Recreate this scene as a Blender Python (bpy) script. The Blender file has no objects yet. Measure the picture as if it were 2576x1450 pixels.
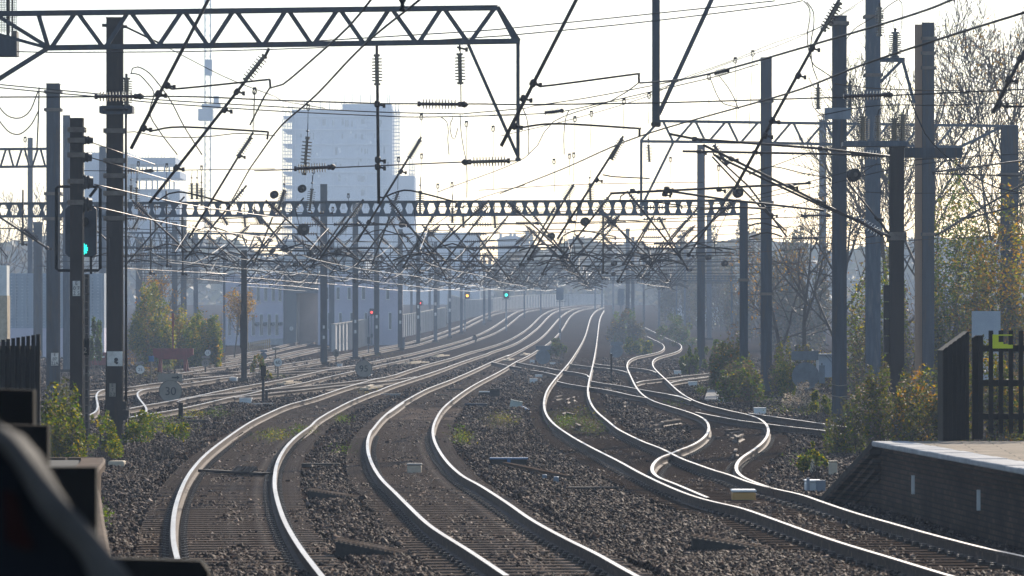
import bpy, math, random
import numpy as np
from mathutils import Vector, Matrix
random.seed(7); RNG = np.random.default_rng(7)
S = bpy.context.scene
COL = S.collection
# ------------------------------------------------------------------ viewing geometry used to survey the photograph
F, CX, HY, H = 11000.0, 1288.0, 820.0, 2.73
_ky = [0, 100, 140, 181, 234, 320, 423, 511, 611, 800, 1000, 1500, 3000, 6000]
_kg = [0, 0, .10, .29, .47, .78, 1.27, 2.30, 3.75, 6.72, 7.80, 10.3, 18, 33]
_TY = np.arange(0, 6000, 1.0)
_TG = np.interp(_TY, _ky, _kg)
_k = np.ones(41) / 41
_TG[60:5900] = np.convolve(_TG, _k, 'same')[60:5900]
_TG[:60] = 0
def g(Y): return np.interp(Y, _TY, _TG)
_sz = np.arange(14, 1000, .25)
def _gy(dz): return HY - F * (g(_sz) + dz - H) / _sz
_cache = {}
def depth(y, dz=-.2):
    """distance at which the ground (rail-top level + dz) is seen at row y"""
    k = round(dz, 3)
    if k not in _cache:
        yy = np.minimum.accumulate(_gy(k) - _sz * 1e-7)
        _cache[k] = (yy[::-1].copy(), _sz[::-1].copy())
    a = _cache[k]
    return float(np.interp(y, a[0], a[1]))
def P(x, y, Z): return Vector(((x - CX) / F * Z, Z, H + (HY - y) / F * Z))
def GP(x, y, dz=-.2):
    Z = depth(y, dz)
    return Vector(((x - CX) / F * Z, Z, float(g(Z)) + dz))
def pxm(Z): return F / Z
TL = {'Q1': (188.7, 849.0, .15625), 'Q2': (566.0, 849.0, .15625), 'Q3': (943.4, 849.0, .27644), 'Q4': (1069.1, 723.2, .27644),
      'Q5': (1320.7, 849.0, .27644), 'Q6': (1635.2, 817.6, .27644), 'Q7': (1635.2, 974.8, .34556), 'Q8': (1320.7, 723.2, .27644)}
for _c, _x in zip('ABCD', (0, 628.9, 1257.8, 1884.2)):
    for _r, _y in enumerate((0, 364.8, 723.2, 1060.3)): TL[_c + str(_r)] = (_x, _y, .26888)
def t(k, *v):
    a = TL[k]
    return [(a[0] + v[i] * a[2], a[1] + v[i + 1] * a[2]) for i in range(0, len(v), 2)]
# ------------------------------------------------------------------ materials
MATS = {}
def nd(nt, typ, **kw):
    n = nt.nodes.new(typ)
    for k, v in kw.items():
        if k.startswith('i_'): n.inputs[k[2:].replace('_', ' ')].default_value = v
        else: setattr(n, k, v)
    return n
def ramp(nt, stops):
    n = nt.nodes.new('ShaderNodeValToRGB')
    e = n.color_ramp.elements
    while len(e) < len(stops): e.new(.5)
    for el, (p, c) in zip(e, stops):
        el.position = p; el.color = (*c, 1)
    return n
def newmat(name):
    m = bpy.data.materials.new(name); m.use_nodes = True
    m.node_tree.nodes.clear(); MATS[name] = m
    return m, m.node_tree
def mat(name, c1, c2=None, scale=6., rough=.6, metal=0., bump=0., rvar=.1, stretch=(1, 1, 1), spec=.25, c3=None, bscale=None):
    m, nt = newmat(name); L = nt.links.new
    out = nd(nt, 'ShaderNodeOutputMaterial'); b = nd(nt, 'ShaderNodeBsdfPrincipled')
    L(b.outputs[0], out.inputs[0])
    c2 = c2 or tuple(v * .6 for v in c1)
    tc = nd(nt, 'ShaderNodeTexCoord'); mp = nd(nt, 'ShaderNodeMapping'); mp.inputs['Scale'].default_value = stretch
    L(tc.outputs['Object'], mp.inputs[0])
    n = nd(nt, 'ShaderNodeTexNoise', i_Scale=scale, i_Detail=6., i_Roughness=.65); L(mp.outputs[0], n.inputs['Vector'])
    st = [(.33, c1), (.67, c2)] if not c3 else [(.3, c1), (.52, c2), (.68, c3)]
    r = ramp(nt, st); L(n.outputs[0], r.inputs[0]); L(r.outputs[0], b.inputs['Base Color'])
    mr = nd(nt, 'ShaderNodeMapRange'); mr.inputs['To Min'].default_value = rough - rvar; mr.inputs['To Max'].default_value = rough + rvar
    L(n.outputs[0], mr.inputs[0]); L(mr.outputs[0], b.inputs['Roughness'])
    b.inputs['Metallic'].default_value = metal; b.inputs['Specular IOR Level'].default_value = spec
    if bump:
        n2 = nd(nt, 'ShaderNodeTexNoise', i_Scale=bscale or scale * 4, i_Detail=5.); L(mp.outputs[0], n2.inputs['Vector'])
        bp = nd(nt, 'ShaderNodeBump', i_Strength=bump, i_Distance=.05); L(n2.outputs[0], bp.inputs['Height']); L(bp.outputs[0], b.inputs['Normal'])
    return m
def island_mat(name, cols, rough=.6, trans=0., spec=.4, tcol=1.4, metal=0.):
    """colour varies from piece to piece (stones, leaves)"""
    m, nt = newmat(name); L = nt.links.new
    out = nd(nt, 'ShaderNodeOutputMaterial'); b = nd(nt, 'ShaderNodeBsdfPrincipled', i_Roughness=rough)
    b.inputs['Specular IOR Level'].default_value = spec; b.inputs['Metallic'].default_value = metal
    ge = nd(nt, 'ShaderNodeNewGeometry')
    r = ramp(nt, [(i / max(1, len(cols) - 1), c) for i, c in enumerate(cols)])
    L(ge.outputs['Random Per Island'], r.inputs[0]); L(r.outputs[0], b.inputs['Base Color'])
    if trans:
        tr = nd(nt, 'ShaderNodeBsdfTranslucent'); hs = nd(nt, 'ShaderNodeHueSaturation', i_Saturation=1.15, i_Value=tcol)
        L(r.outputs[0], hs.inputs['Color']); L(hs.outputs[0], tr.inputs[0])
        mx = nd(nt, 'ShaderNodeMixShader'); mx.inputs[0].default_value = trans
        L(b.outputs[0], mx.inputs[1]); L(tr.outputs[0], mx.inputs[2]); L(mx.outputs[0], out.inputs[0])
    else: L(b.outputs[0], out.inputs[0])
    return m
def emit(name, c, s):
    m, nt = newmat(name)
    out = nd(nt, 'ShaderNodeOutputMaterial'); e = nd(nt, 'ShaderNodeEmission', i_Strength=s); e.inputs[0].default_value = (*c, 1)
    nt.links.new(e.outputs[0], out.inputs[0]); return m
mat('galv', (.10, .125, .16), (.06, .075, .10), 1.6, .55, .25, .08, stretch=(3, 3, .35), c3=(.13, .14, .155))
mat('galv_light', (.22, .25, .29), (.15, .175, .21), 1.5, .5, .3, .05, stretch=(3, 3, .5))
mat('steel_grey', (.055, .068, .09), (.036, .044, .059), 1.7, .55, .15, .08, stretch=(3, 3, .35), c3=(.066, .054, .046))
mat('steel_dark', (.016, .014, .014), (.028, .02, .016), 4, .6, .1, .08)
mat('mast_brown', (.030, .021, .018), (.018, .014, .013), 1.0, .7, .1, .06, stretch=(3, 3, .4), c3=(.045, .029, .021), spec=.25)
mat('mast_tan', (.36, .22, .13), (.27, .17, .11), 1.2, .65, 0, .05, stretch=(3, 3, .4))
mat('tube_brown', (.026, .016, .013), (.016, .011, .009), 3, .6, 0, .05)
mat('bracket', (.16, .14, .12), (.10, .08, .07), 6, .6, .3)
mat('cable', (.018, .013, .012), (.012, .009, .009), 5, .6, 0)
mat('copper', (.10, .07, .052), (.06, .043, .034), 5, .5, .7)
mat('insulator', (.045, .022, .018), (.03, .016, .014), 9, .22, 0, spec=.7)
mat('insulator_grey', (.10, .12, .15), (.06, .07, .09), 9, .3, 0)
mat('rail_top', (.48, .44, .40), (.30, .265, .235), 1.5, .36, 1., rvar=.06, stretch=(1, .2, 1))
mat('rail_side', (.10, .064, .046), (.055, .036, .027), 5, .8, .0, .1, c3=(.15, .10, .075), spec=.12)
mat('sleeper', (.19, .148, .118), (.11, .084, .066), 3, .85, 0, .2, c3=(.25, .20, .16), spec=0)
mat('timber', (.105, .074, .055), (.06, .044, .033), 3, .85, 0, .3, stretch=(.6, 6, 6), spec=0)
mat('clip', (.06, .05, .045), (.04, .03, .028), 8, .5, .5)
mat('concrete', (.34, .32, .29), (.24, .225, .205), 2.5, .85, 0, .15, spec=.02)
mat('concrete_dark', (.06, .052, .046), (.035, .031, .028), 4, .85, 0, .2, spec=.05)
mat('white_box', (.70, .71, .70), (.55, .56, .56), 3, .5)
mat('pale_box', (.42, .46, .42), (.30, .34, .30), 4, .6)
mat('cream_box', (.55, .47, .36), (.38, .31, .23), 5, .6, spec=.02)
mat('amber_box', (.55, .30, .08), (.46, .25, .07), 4, .6)
mat('blue_box', (.05, .14, .28), (.04, .10, .2), 5, .5)
mat('sign_face', (.30, .27, .23), (.22, .2, .17), 3, .6, spec=.02)
mat('sign_white', (.75, .74, .71), (.62, .61, .58), 3, .55, spec=.02)
mat('sign_back', (.17, .20, .23), (.12, .14, .165), 3, .55, .3)
mat('black_paint_shade', (.004, .004, .0045), (.003, .003, .003), 4, .85, spec=.05)
mat('blue_black', (.02, .03, .05), (.012, .018, .03), 4, .5)
mat('red_paint', (.22, .035, .03), (.14, .024, .022), 3, .55)
mat('red_white', (.7, .66, .62), (.55, .5, .48), 3, .6)
mat('yellow_sign', (.42, .50, .02), (.36, .43, .02), 3, .5)
mat('plate', (.72, .71, .68), (.5, .48, .45), 8, .55, spec=.02)
mat('dark_text', (.02, .02, .025), None, 4, .6)
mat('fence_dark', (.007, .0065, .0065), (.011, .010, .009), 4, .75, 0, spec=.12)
mat('wall_lavender', (.58, .55, .62), (.50, .475, .55), .4, .85)
mat('wall_grey', (.42, .46, .51), (.35, .385, .43), .4, .8)
mat('clad_blue', (.33, .38, .44), (.26, .30, .36), .6, .45, .2)
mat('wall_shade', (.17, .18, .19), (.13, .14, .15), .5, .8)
mat('window_trim', (.78, .78, .77), (.66, .66, .66), 2, .5)
mat('window_glass', (.10, .12, .15), (.07, .085, .11), 1, .12, 0, spec=.8)
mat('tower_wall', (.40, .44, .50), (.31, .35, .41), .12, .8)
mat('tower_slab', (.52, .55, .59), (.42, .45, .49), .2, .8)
mat('fence_panel', (.46, .44, .43), (.35, .34, .33), .8, .8, 0, stretch=(2, 2, .3))
mat('wood_fence', (.40, .29, .15), (.28, .2, .11), 2, .8)
mat('bark', (.085, .07, .055), (.05, .04, .033), 5, .9, 0, .3)
mat('twig', (.09, .072, .058), (.06, .048, .04), 3, .8)
mat('soil', (.044, .030, .0235), (.025, .0178, .014), .6, .95, 0, .4, c3=(.066, .047, .036), bscale=6, spec=0)
mat('brick_cope', (.12, .085, .062), (.075, .053, .04), 3, .8, 0, .2, spec=.02)
mat('shape_grey', (.10, .09, .085), (.05, .046, .045), 5, .85, 0, .2, spec=.1)
mat('shape_dark', (.006, .0075, .012), (.004, .005, .008), 3, .8, spec=.08)
mat('shape_red', (.016, .004, .004), (.01, .003, .003), 3, .8, spec=.05)
mat('coping_white', (.42, .42, .42), (.28, .28, .285), 2.2, .75, 0, .1, spec=.02)
def paving():
    m = mat('paving', (.33, .27, .205), (.22, .185, .145), 2.2, .9, 0, .15, spec=.02); nt = m.node_tree; L = nt.links.new
    b = [n for n in nt.nodes if n.type == 'BSDF_PRINCIPLED'][0]; src = b.inputs['Base Color'].links[0].from_socket
    tc = nd(nt, 'ShaderNodeTexCoord'); bt = nd(nt, 'ShaderNodeTexBrick', i_Scale=1.); bt.inputs['Brick Width'].default_value = .9; bt.inputs['Row Height'].default_value = .6; bt.inputs['Mortar Size'].default_value = .012
    for k, v in (('Color1', .85), ('Color2', 1.1), ('Mortar', .35)): bt.inputs[k].default_value = (v, v, v, 1)
    mp = nd(nt, 'ShaderNodeMapping'); mp.inputs['Rotation'].default_value = (0, 0, .06); L(tc.outputs['Object'], mp.inputs[0]); L(mp.outputs[0], bt.inputs['Vector'])
    mx = nd(nt, 'ShaderNodeMix', data_type='RGBA', blend_type='MULTIPLY'); mx.inputs[0].default_value = 1; L(src, mx.inputs[6]); L(bt.outputs[0], mx.inputs[7]); L(mx.outputs[2], b.inputs['Base Color'])
paving()
mat('hill', (.06, .075, .045), (.09, .085, .055), .02, .95)
mat('roof_glint', (.5, .5, .5), (.4, .4, .4), .5, .7, spec=.02)  # pale tone carries the sun glint on the shed roof
emit('lamp_green', (.02, .9, .68), 2.2); emit('lamp_amber', (1., .36, .03), 3.); emit('lamp_red', (1., .045, .035), 3.)
island_mat('stone', [(.018, .011, .008), (.038, .025, .0195), (.061, .042, .033), (.024, .0158, .0122), (.18, .135, .108), (.044, .030, .0235), (.0125, .0085, .0068), (.09, .064, .052)], .7, spec=.02)  # the palest tone puts sun sparkle into the stone colour
island_mat('leaf_yellow', [(.17, .15, .008), (.06, .085, .008), (.24, .17, .008), (.04, .065, .008), (.12, .12, .008)], .55, .55, spec=.08, tcol=1.9)
island_mat('leaf_green', [(.03, .058, .008), (.055, .085, .010), (.02, .04, .007), (.09, .10, .012)], .55, .55, spec=.08, tcol=1.9)
island_mat('leaf_autumn', [(.20, .10, .010), (.28, .16, .014), (.09, .07, .012), (.15, .06, .014), (.08, .085, .012)], .55, .55, spec=.08, tcol=1.9)
island_mat('leaf_dry', [(.10, .07, .045), (.14, .10, .065), (.07, .055, .035), (.09, .085, .03)], .7, .35)
island_mat('leaf_dark', [(.028, .04, .014), (.045, .055, .018), (.06, .05, .02), (.025, .032, .012)], .6, .45, spec=.15, tcol=1.8)
island_mat('seed_head', [(.42, .36, .29), (.52, .46, .38), (.3, .24, .18)], .8, .45, tcol=1.)
island_mat('leaf_far', [(.06, .07, .03), (.09, .075, .035), (.05, .055, .03), (.13, .09, .03)], .7, .3)
# ------------------------------------------------------------------ objects
LOC = {}
def put(o, parent=None, loc=None):
    COL.objects.link(o)
    if parent is not None: o.parent = parent
    return o
def tag(o, label=None, cat=None, group=None, kind=None):
    if label: o['label'] = label
    if cat: o['category'] = cat
    if group: o['group'] = group
    if kind: o['kind'] = kind
    return o
def thing(name, label, cat, loc, group=None):
    o = bpy.data.objects.new(name, None); o.empty_display_size = .2
    o.location = loc; COL.objects.link(o); LOC[o.name] = Vector(loc)
    return tag(o, label, cat, group)
def basis(d, up=None):
    d = d.normalized()
    u = up or Vector((0, 0, 1))
    if abs(d.dot(u)) > .95: u = Vector((0, 1, 0))
    s = d.cross(u).normalized()
    return d, s, s.cross(d).normalized()
class MB:
    def __init__(self): self.v = []; self.f = []; self.m = []; self.cm = 0
    def add(self, vs, fs):
        o = len(self.v); self.v.extend([tuple(p) for p in vs]); self.f.extend([tuple(i + o for i in f) for f in fs]); self.m.extend([self.cm] * len(fs))
        return self
    def box(self, c, s, R=None):
        c = Vector(c); vs = []
        for z in (-.5, .5):
            for x, y in ((-.5, -.5), (.5, -.5), (.5, .5), (-.5, .5)):
                p = Vector((x * s[0], y * s[1], z * s[2])); vs.append(c + (R @ p if R else p))
        return self.add(vs, [(3, 2, 1, 0), (4, 5, 6, 7), (0, 1, 5, 4), (1, 2, 6, 5), (2, 3, 7, 6), (3, 0, 4, 7)])
    def bar(self, a, b, w, h=None, up=None):
        a, b = Vector(a), Vector(b); h = h or w
        d, s, u = basis(b - a, up); vs = []
        for p in (a, b):
            for i, j in ((-.5, -.5), (.5, -.5), (.5, .5), (-.5, .5)): vs.append(p + s * w * i + u * h * j)
        return self.add(vs, [(3, 2, 1, 0), (4, 5, 6, 7), (0, 1, 5, 4), (1, 2, 6, 5), (2, 3, 7, 6), (3, 0, 4, 7)])
    def tube(self, pts, r, n=6, cap=True):
        pts = [Vector(p) for p in pts]; vs = []; fs = []; N = len(pts)
        rr = r if isinstance(r, (list, tuple)) else [r] * N
        pu = None
        for i, p in enumerate(pts):
            d = (pts[min(i + 1, N - 1)] - pts[max(i - 1, 0)])
            if d.length < 1e-9: d = Vector((0, 0, 1))
            d, s, u = basis(d)
            if pu is not None and u.dot(pu) < 0: s, u = -s, -u
            pu = u
            for k in range(n):
                a = 2 * math.pi * k / n; vs.append(p + (s * math.cos(a) + u * math.sin(a)) * rr[i])
        for i in range(N - 1):
            for k in range(n):
                k2 = (k + 1) % n; fs.append((i * n + k, i * n + k2, (i + 1) * n + k2, (i + 1) * n + k))
        if cap: fs.append(tuple(range(n))[::-1]); fs.append(tuple((N - 1) * n + k for k in range(n)))
        return self.add(vs, fs)
    def lathe(self, a, b, prof, n=10):
        a, b = Vector(a), Vector(b); d = b - a
        return self.tube_r([a + d * q for q, r in prof], [r for q, r in prof], d, n)
    def tube_r(self, pts, rr, d, n):
        d, s, u = basis(d); vs = []; fs = []
        for p, r in zip(pts, rr):
            for k in range(n):
                q = 2 * math.pi * k / n; vs.append(p + (s * math.cos(q) + u * math.sin(q)) * r)
        N = len(pts)
        for i in range(N - 1):
            for k in range(n):
                k2 = (k + 1) % n; fs.append((i * n + k, i * n + k2, (i + 1) * n + k2, (i + 1) * n + k))
        fs.append(tuple(range(n))[::-1]); fs.append(tuple((N - 1) * n + k for k in range(n)))
        return self.add(vs, fs)
    def prism(self, outline, off):
        """closed outline (list of points) pushed along off"""
        n = len(outline); off = Vector(off)
        vs = [Vector(p) for p in outline] + [Vector(p) + off for p in outline]
        fs = [tuple(range(n)), tuple(range(n, 2 * n))[::-1]] + [(i, i + n, (i + 1) % n + n, (i + 1) % n) for i in range(n)]
        return self.add(vs, fs)
    def disc(self, c, r, thick, n=28, nrm=(0, -1, 0)):
        c = Vector(c); d = Vector(nrm).normalized() * thick / 2
        return self.lathe(c - d, c + d, [(0, r), (1, r)], n)
    def build(self, name, m, parent=None, smooth=False, loc=None):
        off = Vector((0, 0, 0))
        if parent is not None: off = LOC.get(parent.name, off)
        elif loc is not None: off = Vector(loc)
        me = bpy.data.meshes.new(name)
        me.from_pydata([(x - off[0], y - off[1], z - off[2]) for x, y, z in self.v], [], self.f)
        for q in (m if isinstance(m, (list, tuple)) else [m]): me.materials.append(MATS[q])
        if isinstance(m, (list, tuple)): me.polygons.foreach_set('material_index', self.m)
        if smooth: me.polygons.foreach_set('use_smooth', [True] * len(self.f))
        o = bpy.data.objects.new(name, me); COL.objects.link(o)
        if parent is not None:
            o.parent = parent
            if parent.type == 'MESH': pass
        else: o.location = off
        LOC[o.name] = off
        return o
def npmesh(name, V, Fc, m, parent=None, kind=None, off=(0, 0, 0)):
    """big mesh from numpy arrays: V (n,3), Fc (m,k)"""
    me = bpy.data.meshes.new(name); k = Fc.shape[1]
    if parent is not None: off = LOC.get(parent.name, Vector(off))
    V = V - np.array(off)
    me.vertices.add(len(V)); me.vertices.foreach_set('co', V.astype(np.float32).ravel())
    me.loops.add(Fc.size); me.loops.foreach_set('vertex_index', Fc.astype(np.int32).ravel())
    me.polygons.add(len(Fc)); me.polygons.foreach_set('loop_start', (np.arange(len(Fc)) * k).astype(np.int32))
    me.polygons.foreach_set('loop_total', np.full(len(Fc), k, np.int32))
    me.update(calc_edges=True); me.materials.append(MATS[m])
    o = bpy.data.objects.new(name, me); COL.objects.link(o); LOC[o.name] = Vector(off)
    if parent is not None: o.parent = parent
    else: o.location = off
    if kind: o['kind'] = kind
    return o
def crom(pts, step=6.):
    """Catmull-Rom through 2-D/3-D points, resampled about every step units"""
    p = np.array(pts, float)
    if len(p) < 3: 
        n = max(2, int(np.linalg.norm(p[-1] - p[0]) / step)); return [tuple(p[0] + (p[-1] - p[0]) * i / n) for i in range(n + 1)]
    q = np.vstack([2 * p[0] - p[1], p, 2 * p[-1] - p[-2]]); out = []
    for i in range(1, len(q) - 2):
        a, b, c, d = q[i - 1], q[i], q[i + 1], q[i + 2]
        n = max(1, int(np.linalg.norm(c - b) / step))
        for k in range(n):
            s = k / n
            out.append(tuple(.5 * ((2 * b) + (c - a) * s + (2 * a - 5 * b + 4 * c - d) * s * s + (3 * b - a - 3 * c + d) * s ** 3)))
    out.append(tuple(p[-1])); return out
# ------------------------------------------------------------------ camera, sun, sky
cam = bpy.data.cameras.new('camera'); co = bpy.data.objects.new('camera', cam); COL.objects.link(co)
co.location = (0, 0, H); co.rotation_euler = (math.radians(90), 0, 0)
cam.sensor_width = 36; cam.lens = F / 2576 * 36; cam.shift_y = (HY - 725) / 2576; cam.clip_end = 20000; cam.clip_start = .5
cam.dof.use_dof = True; cam.dof.focus_distance = 150; cam.dof.aperture_fstop = 8.
S.camera = co
SUN_EL, SUN_AZ = math.radians(24), math.radians(19)
sd = Vector((math.sin(SUN_AZ) * math.cos(SUN_EL), math.cos(SUN_AZ) * math.cos(SUN_EL), math.sin(SUN_EL)))
sl = bpy.data.lights.new('sun', 'SUN'); so = bpy.data.objects.new('sun', sl); COL.objects.link(so)
sl.energy = 5.0; sl.angle = math.radians(.5); sl.color = (1, .89, .75)
so.rotation_euler = sd.to_track_quat('Z', 'Y').to_euler(); so.location = sd * 500
w = bpy.data.worlds.new('World'); S.world = w; w.use_nodes = True
nt = w.node_tree; bg = nt.nodes['Background']
sk = nt.nodes.new('ShaderNodeTexSky'); sk.sky_type = 'NISHITA'; sk.sun_disc = False
sk.sun_elevation = SUN_EL; sk.sun_rotation = SUN_AZ; sk.dust_density = .75; sk.air_density = 1.0; sk.ozone_density = 2.
nt.links.new(sk.outputs[0], bg.inputs[0]); bg.inputs[1].default_value = .105
S.view_settings.view_transform = 'Standard'; S.view_settings.look = 'None'; S.view_settings.exposure = 0.95; S.view_settings.gamma = 1
S.cycles.max_bounces = 6; S.cycles.transparent_max_bounces = 8; S.cycles.volume_bounces = 0
S.cycles.caustics_reflective = False; S.cycles.caustics_refractive = False
# ------------------------------------------------------------------ ground
ys = np.concatenate([np.arange(-60, 30, 15), np.arange(30, 130, 1.0), np.arange(130, 400, 4), np.arange(400, 1100, 12), np.geomspace(1100, 6000, 24)])
xs = np.linspace(-1, 1, 161)
V = []
for Y in ys:
    wd = 40 + .4 * max(Y, 0)
    X = np.sign(xs) * np.abs(xs) ** 1.6 * wd
    Zz = g(max(Y, 0)) - .245 + .012 * np.sin(X * 1.9 + Y * .7) * np.sin(Y * .9 - X * .6)
    V.append(np.stack([X, np.full_like(X, Y), Zz], 1))
V = np.concatenate(V); nx = len(xs)
ii = (np.arange(len(ys) - 1)[:, None] * nx + np.arange(nx - 1)[None]).ravel()
ground = npmesh('ground', V, np.stack([ii, ii + 1, ii + nx + 1, ii + nx], 1), 'soil', kind='structure')
# ------------------------------------------------------------------ rails traced from the photograph
RL = {}
RL['1'] = t('A3', 1660, 1290, 1622, 1120, 1625, 900, 1665, 720, 1740, 540, 1830, 410, 1930, 305, 2080, 185) + \
    t('Q2', 300, 1430, 480, 1325, 700, 1220, 1000, 1090, 1300, 1010, 1520, 945, 1750, 865, 1950, 800, 2150, 745, 2300, 700, 2450, 665) + \
    t('Q3', 170, 345, 300, 300, 500, 240, 700, 188) + t('Q4', 395, 592, 540, 555, 700, 505, 800, 460, 900, 400, 980, 335, 1050, 260, 1130, 215, 1220, 187) + t('Q8', 480, 164, 720, 154)
RL['2'] = t('B3', 680, 1460, 480, 1200, 340, 970, 270, 790, 230, 620, 235, 480, 260, 370, 320, 260, 400, 170, 500, 90, 600, 25) + \
    t('Q2', 1400, 1390, 1560, 1275, 1800, 1140, 2050, 1015, 2300, 915, 2450, 860) + t('Q3', 0, 500, 100, 455, 200, 420, 300, 388, 450, 342, 600, 292, 750, 237, 900, 186, 1050, 140) + \
    t('Q4', 560, 600, 700, 555, 800, 520, 880, 480, 960, 420, 1040, 360, 1100, 285, 1150, 240, 1220, 208) + t('Q8', 450, 185, 700, 164)
RL['3'] = t('B3', 2400, 1445, 2060, 1218, 1700, 990, 1500, 810, 1350, 660, 1240, 555, 1170, 455, 1120, 350, 1095, 230, 1110, 130, 1150, 60) + \
    t('B2', 1130, 1360, 1200, 1260, 1330, 1140, 1450, 1070) + t('Q3', 100, 705, 200, 622, 300, 562, 450, 480, 550, 440, 680, 392, 850, 320, 950, 275, 1050, 228, 1150, 187, 1250, 147) + \
    t('Q4', 720, 640, 850, 580, 950, 525, 1030, 480, 1100, 420, 1160, 350, 1220, 280, 1270, 235, 1340, 202) + t('Q8', 480, 188, 720, 166)
RL['4'] = t('C3', 1290, 1455, 1100, 1350, 900, 1238, 600, 1090, 300, 925) + t('B3', 2400, 760, 2150, 600, 2000, 520, 1880, 420, 1790, 310, 1730, 200, 1705, 110, 1715, 40) + \
    t('Q3', 535, 790, 560, 730, 610, 650, 690, 580, 760, 525, 880, 445, 1000, 380, 1100, 330, 1210, 268, 1290, 215) + \
    t('Q4', 830, 675, 930, 630, 1020, 575, 1110, 520, 1200, 440, 1250, 380, 1290, 310, 1320, 255, 1380, 218) + t('Q8', 560, 194, 680, 178)
RL['5'] = t('D3', 1960, 1470, 1700, 1392, 1300, 1270, 900, 1150, 600, 1050, 243, 922) + t('C3', 2329, 835, 2200, 798, 2050, 765, 1900, 728, 1750, 680, 1600, 620, 1450, 552, 1300, 478, 1100, 368, 900, 268, 700, 160, 540, 55) + \
    t('Q5', 240, 770, 190, 700, 170, 640, 175, 560, 200, 480, 250, 410, 300, 348) + t('Q8', 400, 690, 460, 600, 510, 520, 545, 450, 570, 370, 585, 300, 610, 240, 650, 205, 720, 180)
RL['6'] = t('D3', 2640, 1283, 2573, 1265, 2200, 1185, 1900, 1110, 1600, 1030, 1300, 945, 1000, 860, 700, 760, 500, 690, 300, 645, 100, 598) + \
    t('C3', 2300, 560, 2150, 502, 2000, 458, 1850, 405, 1700, 350, 1600, 300, 1500, 250, 1350, 195, 1200, 125, 1080, 60) + \
    t('Q5', 760, 765, 680, 705, 620, 640, 585, 570, 565, 500, 575, 440) + t('Q8', 590, 815, 610, 740, 630, 640, 645, 560, 655, 480, 665, 400, 675, 300, 690, 245, 720, 212)
RL['7'] = t('Q8', 1110, 445, 1200, 490, 1270, 520, 1297, 545, 1270, 575, 1150, 605, 1020, 630, 940, 660, 912, 690) + t('Q5', 930, 290, 960, 345, 985, 410, 1020, 470, 1060, 520, 1110, 550, 1160, 578, 1290, 620) + \
    t('Q7', 250, 170, 350, 205, 415, 240, 438, 270, 430, 320, 390, 370, 310, 420, 200, 460, 150, 485, 70, 510, 20, 560, 5, 600, 30, 640, 100, 672, 180, 702, 260, 736, 340, 770, 420, 803)
RL['8'] = t('Q8', 1080, 360, 1180, 410, 1280, 460, 1380, 500, 1440, 525, 1452, 550, 1420, 575, 1300, 610, 1190, 640, 1140, 675, 1150, 710, 1190, 750) + t('Q6', 60, 420, 120, 475, 180, 530, 250, 600, 310, 640, 400, 690, 550, 740) + \
    t('Q7', 500, 150, 600, 175, 700, 195, 780, 220, 835, 245, 860, 275, 870, 320, 850, 370, 800, 420, 740, 465, 680, 500, 635, 545, 618, 590, 640, 630, 700, 665, 800, 705, 900, 738)
RL['9'] = t('Q1', 1900, 585, 2200, 560) + t('Q2', 140, 552, 350, 528, 500, 505, 650, 480, 920, 440, 1200, 395, 1530, 345, 1740, 305, 2040, 250, 2400, 185) + t('Q3', 210, 65, 400, 20) + \
    t('Q4', 80, 435, 220, 385, 330, 345, 440, 290, 520, 255, 570, 235, 650, 212, 800, 195, 980, 185, 1150, 178, 1300, 170)
RL['10'] = t('Q1', 2000, 655, 2300, 625) + t('Q2', 200, 602, 350, 590, 550, 565, 720, 535, 870, 508, 1060, 478, 1300, 440, 1530, 400, 1680, 370, 2050, 305, 2400, 240) + t('Q3', 210, 95, 385, 65) + \
    t('Q4', 220, 425, 330, 385, 440, 330, 530, 285, 600, 255, 700, 225, 850, 205, 1000, 196)
RL['11'] = t('Q1', 870, 1145, 1000, 1120, 1150, 1090, 1400, 1050, 1640, 1003, 1900, 955, 2100, 915, 2300, 868) + t('Q2', 0, 850, 150, 812, 350, 780, 600, 735, 900, 680, 1170, 625, 1500, 550, 1700, 510, 1850, 485, 2100, 448, 2340, 398) + \
    t('Q3', 200, 175, 400, 130, 600, 80, 800, 25) + t('Q4', 430, 450, 560, 395, 680, 320, 760, 265, 830, 220, 900, 200, 1000, 190, 1150, 182)
RL['12'] = t('Q1', 870, 1290, 1050, 1265, 1200, 1232, 1500, 1185, 1800, 1125, 2100, 1060, 2350, 1000) + t('Q2', 0, 980, 150, 958, 400, 903, 640, 845, 830, 812, 1000, 780, 1250, 735, 1500, 675, 1800, 605, 2090, 540, 2380, 478) + \
    t('Q3', 100, 242, 200, 220, 400, 175, 600, 120, 800, 65) + t('Q4', 400, 500, 600, 430, 740, 355, 820, 290, 880, 240, 940, 215, 1050, 200)
# crossover from the left lines to the outer main line
RL['a1'] = t('Q1', 1645, 1035, 1800, 985, 2050, 945, 2300, 912) + t('Q2', 0, 905, 300, 870, 590, 845, 900, 820, 1200, 795, 1500, 765, 1800, 735, 2100, 700, 2400, 668, 2576, 645)
RL['a2'] = t('Q2', 150, 968, 300, 950, 590, 912, 900, 880, 1200, 850, 1500, 815, 1800, 780, 2100, 755, 2350, 728, 2576, 708) + t('Q3', 270, 375, 375, 358)
RL['b1'] = t('Q2', 700, 560, 860, 545, 1050, 520, 1350, 505, 1650, 490, 1900, 470, 2090, 452)
RL['b2'] = t('Q2', 700, 582, 1000, 562, 1300, 545, 1500, 528, 1800, 512, 2080, 490)
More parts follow.
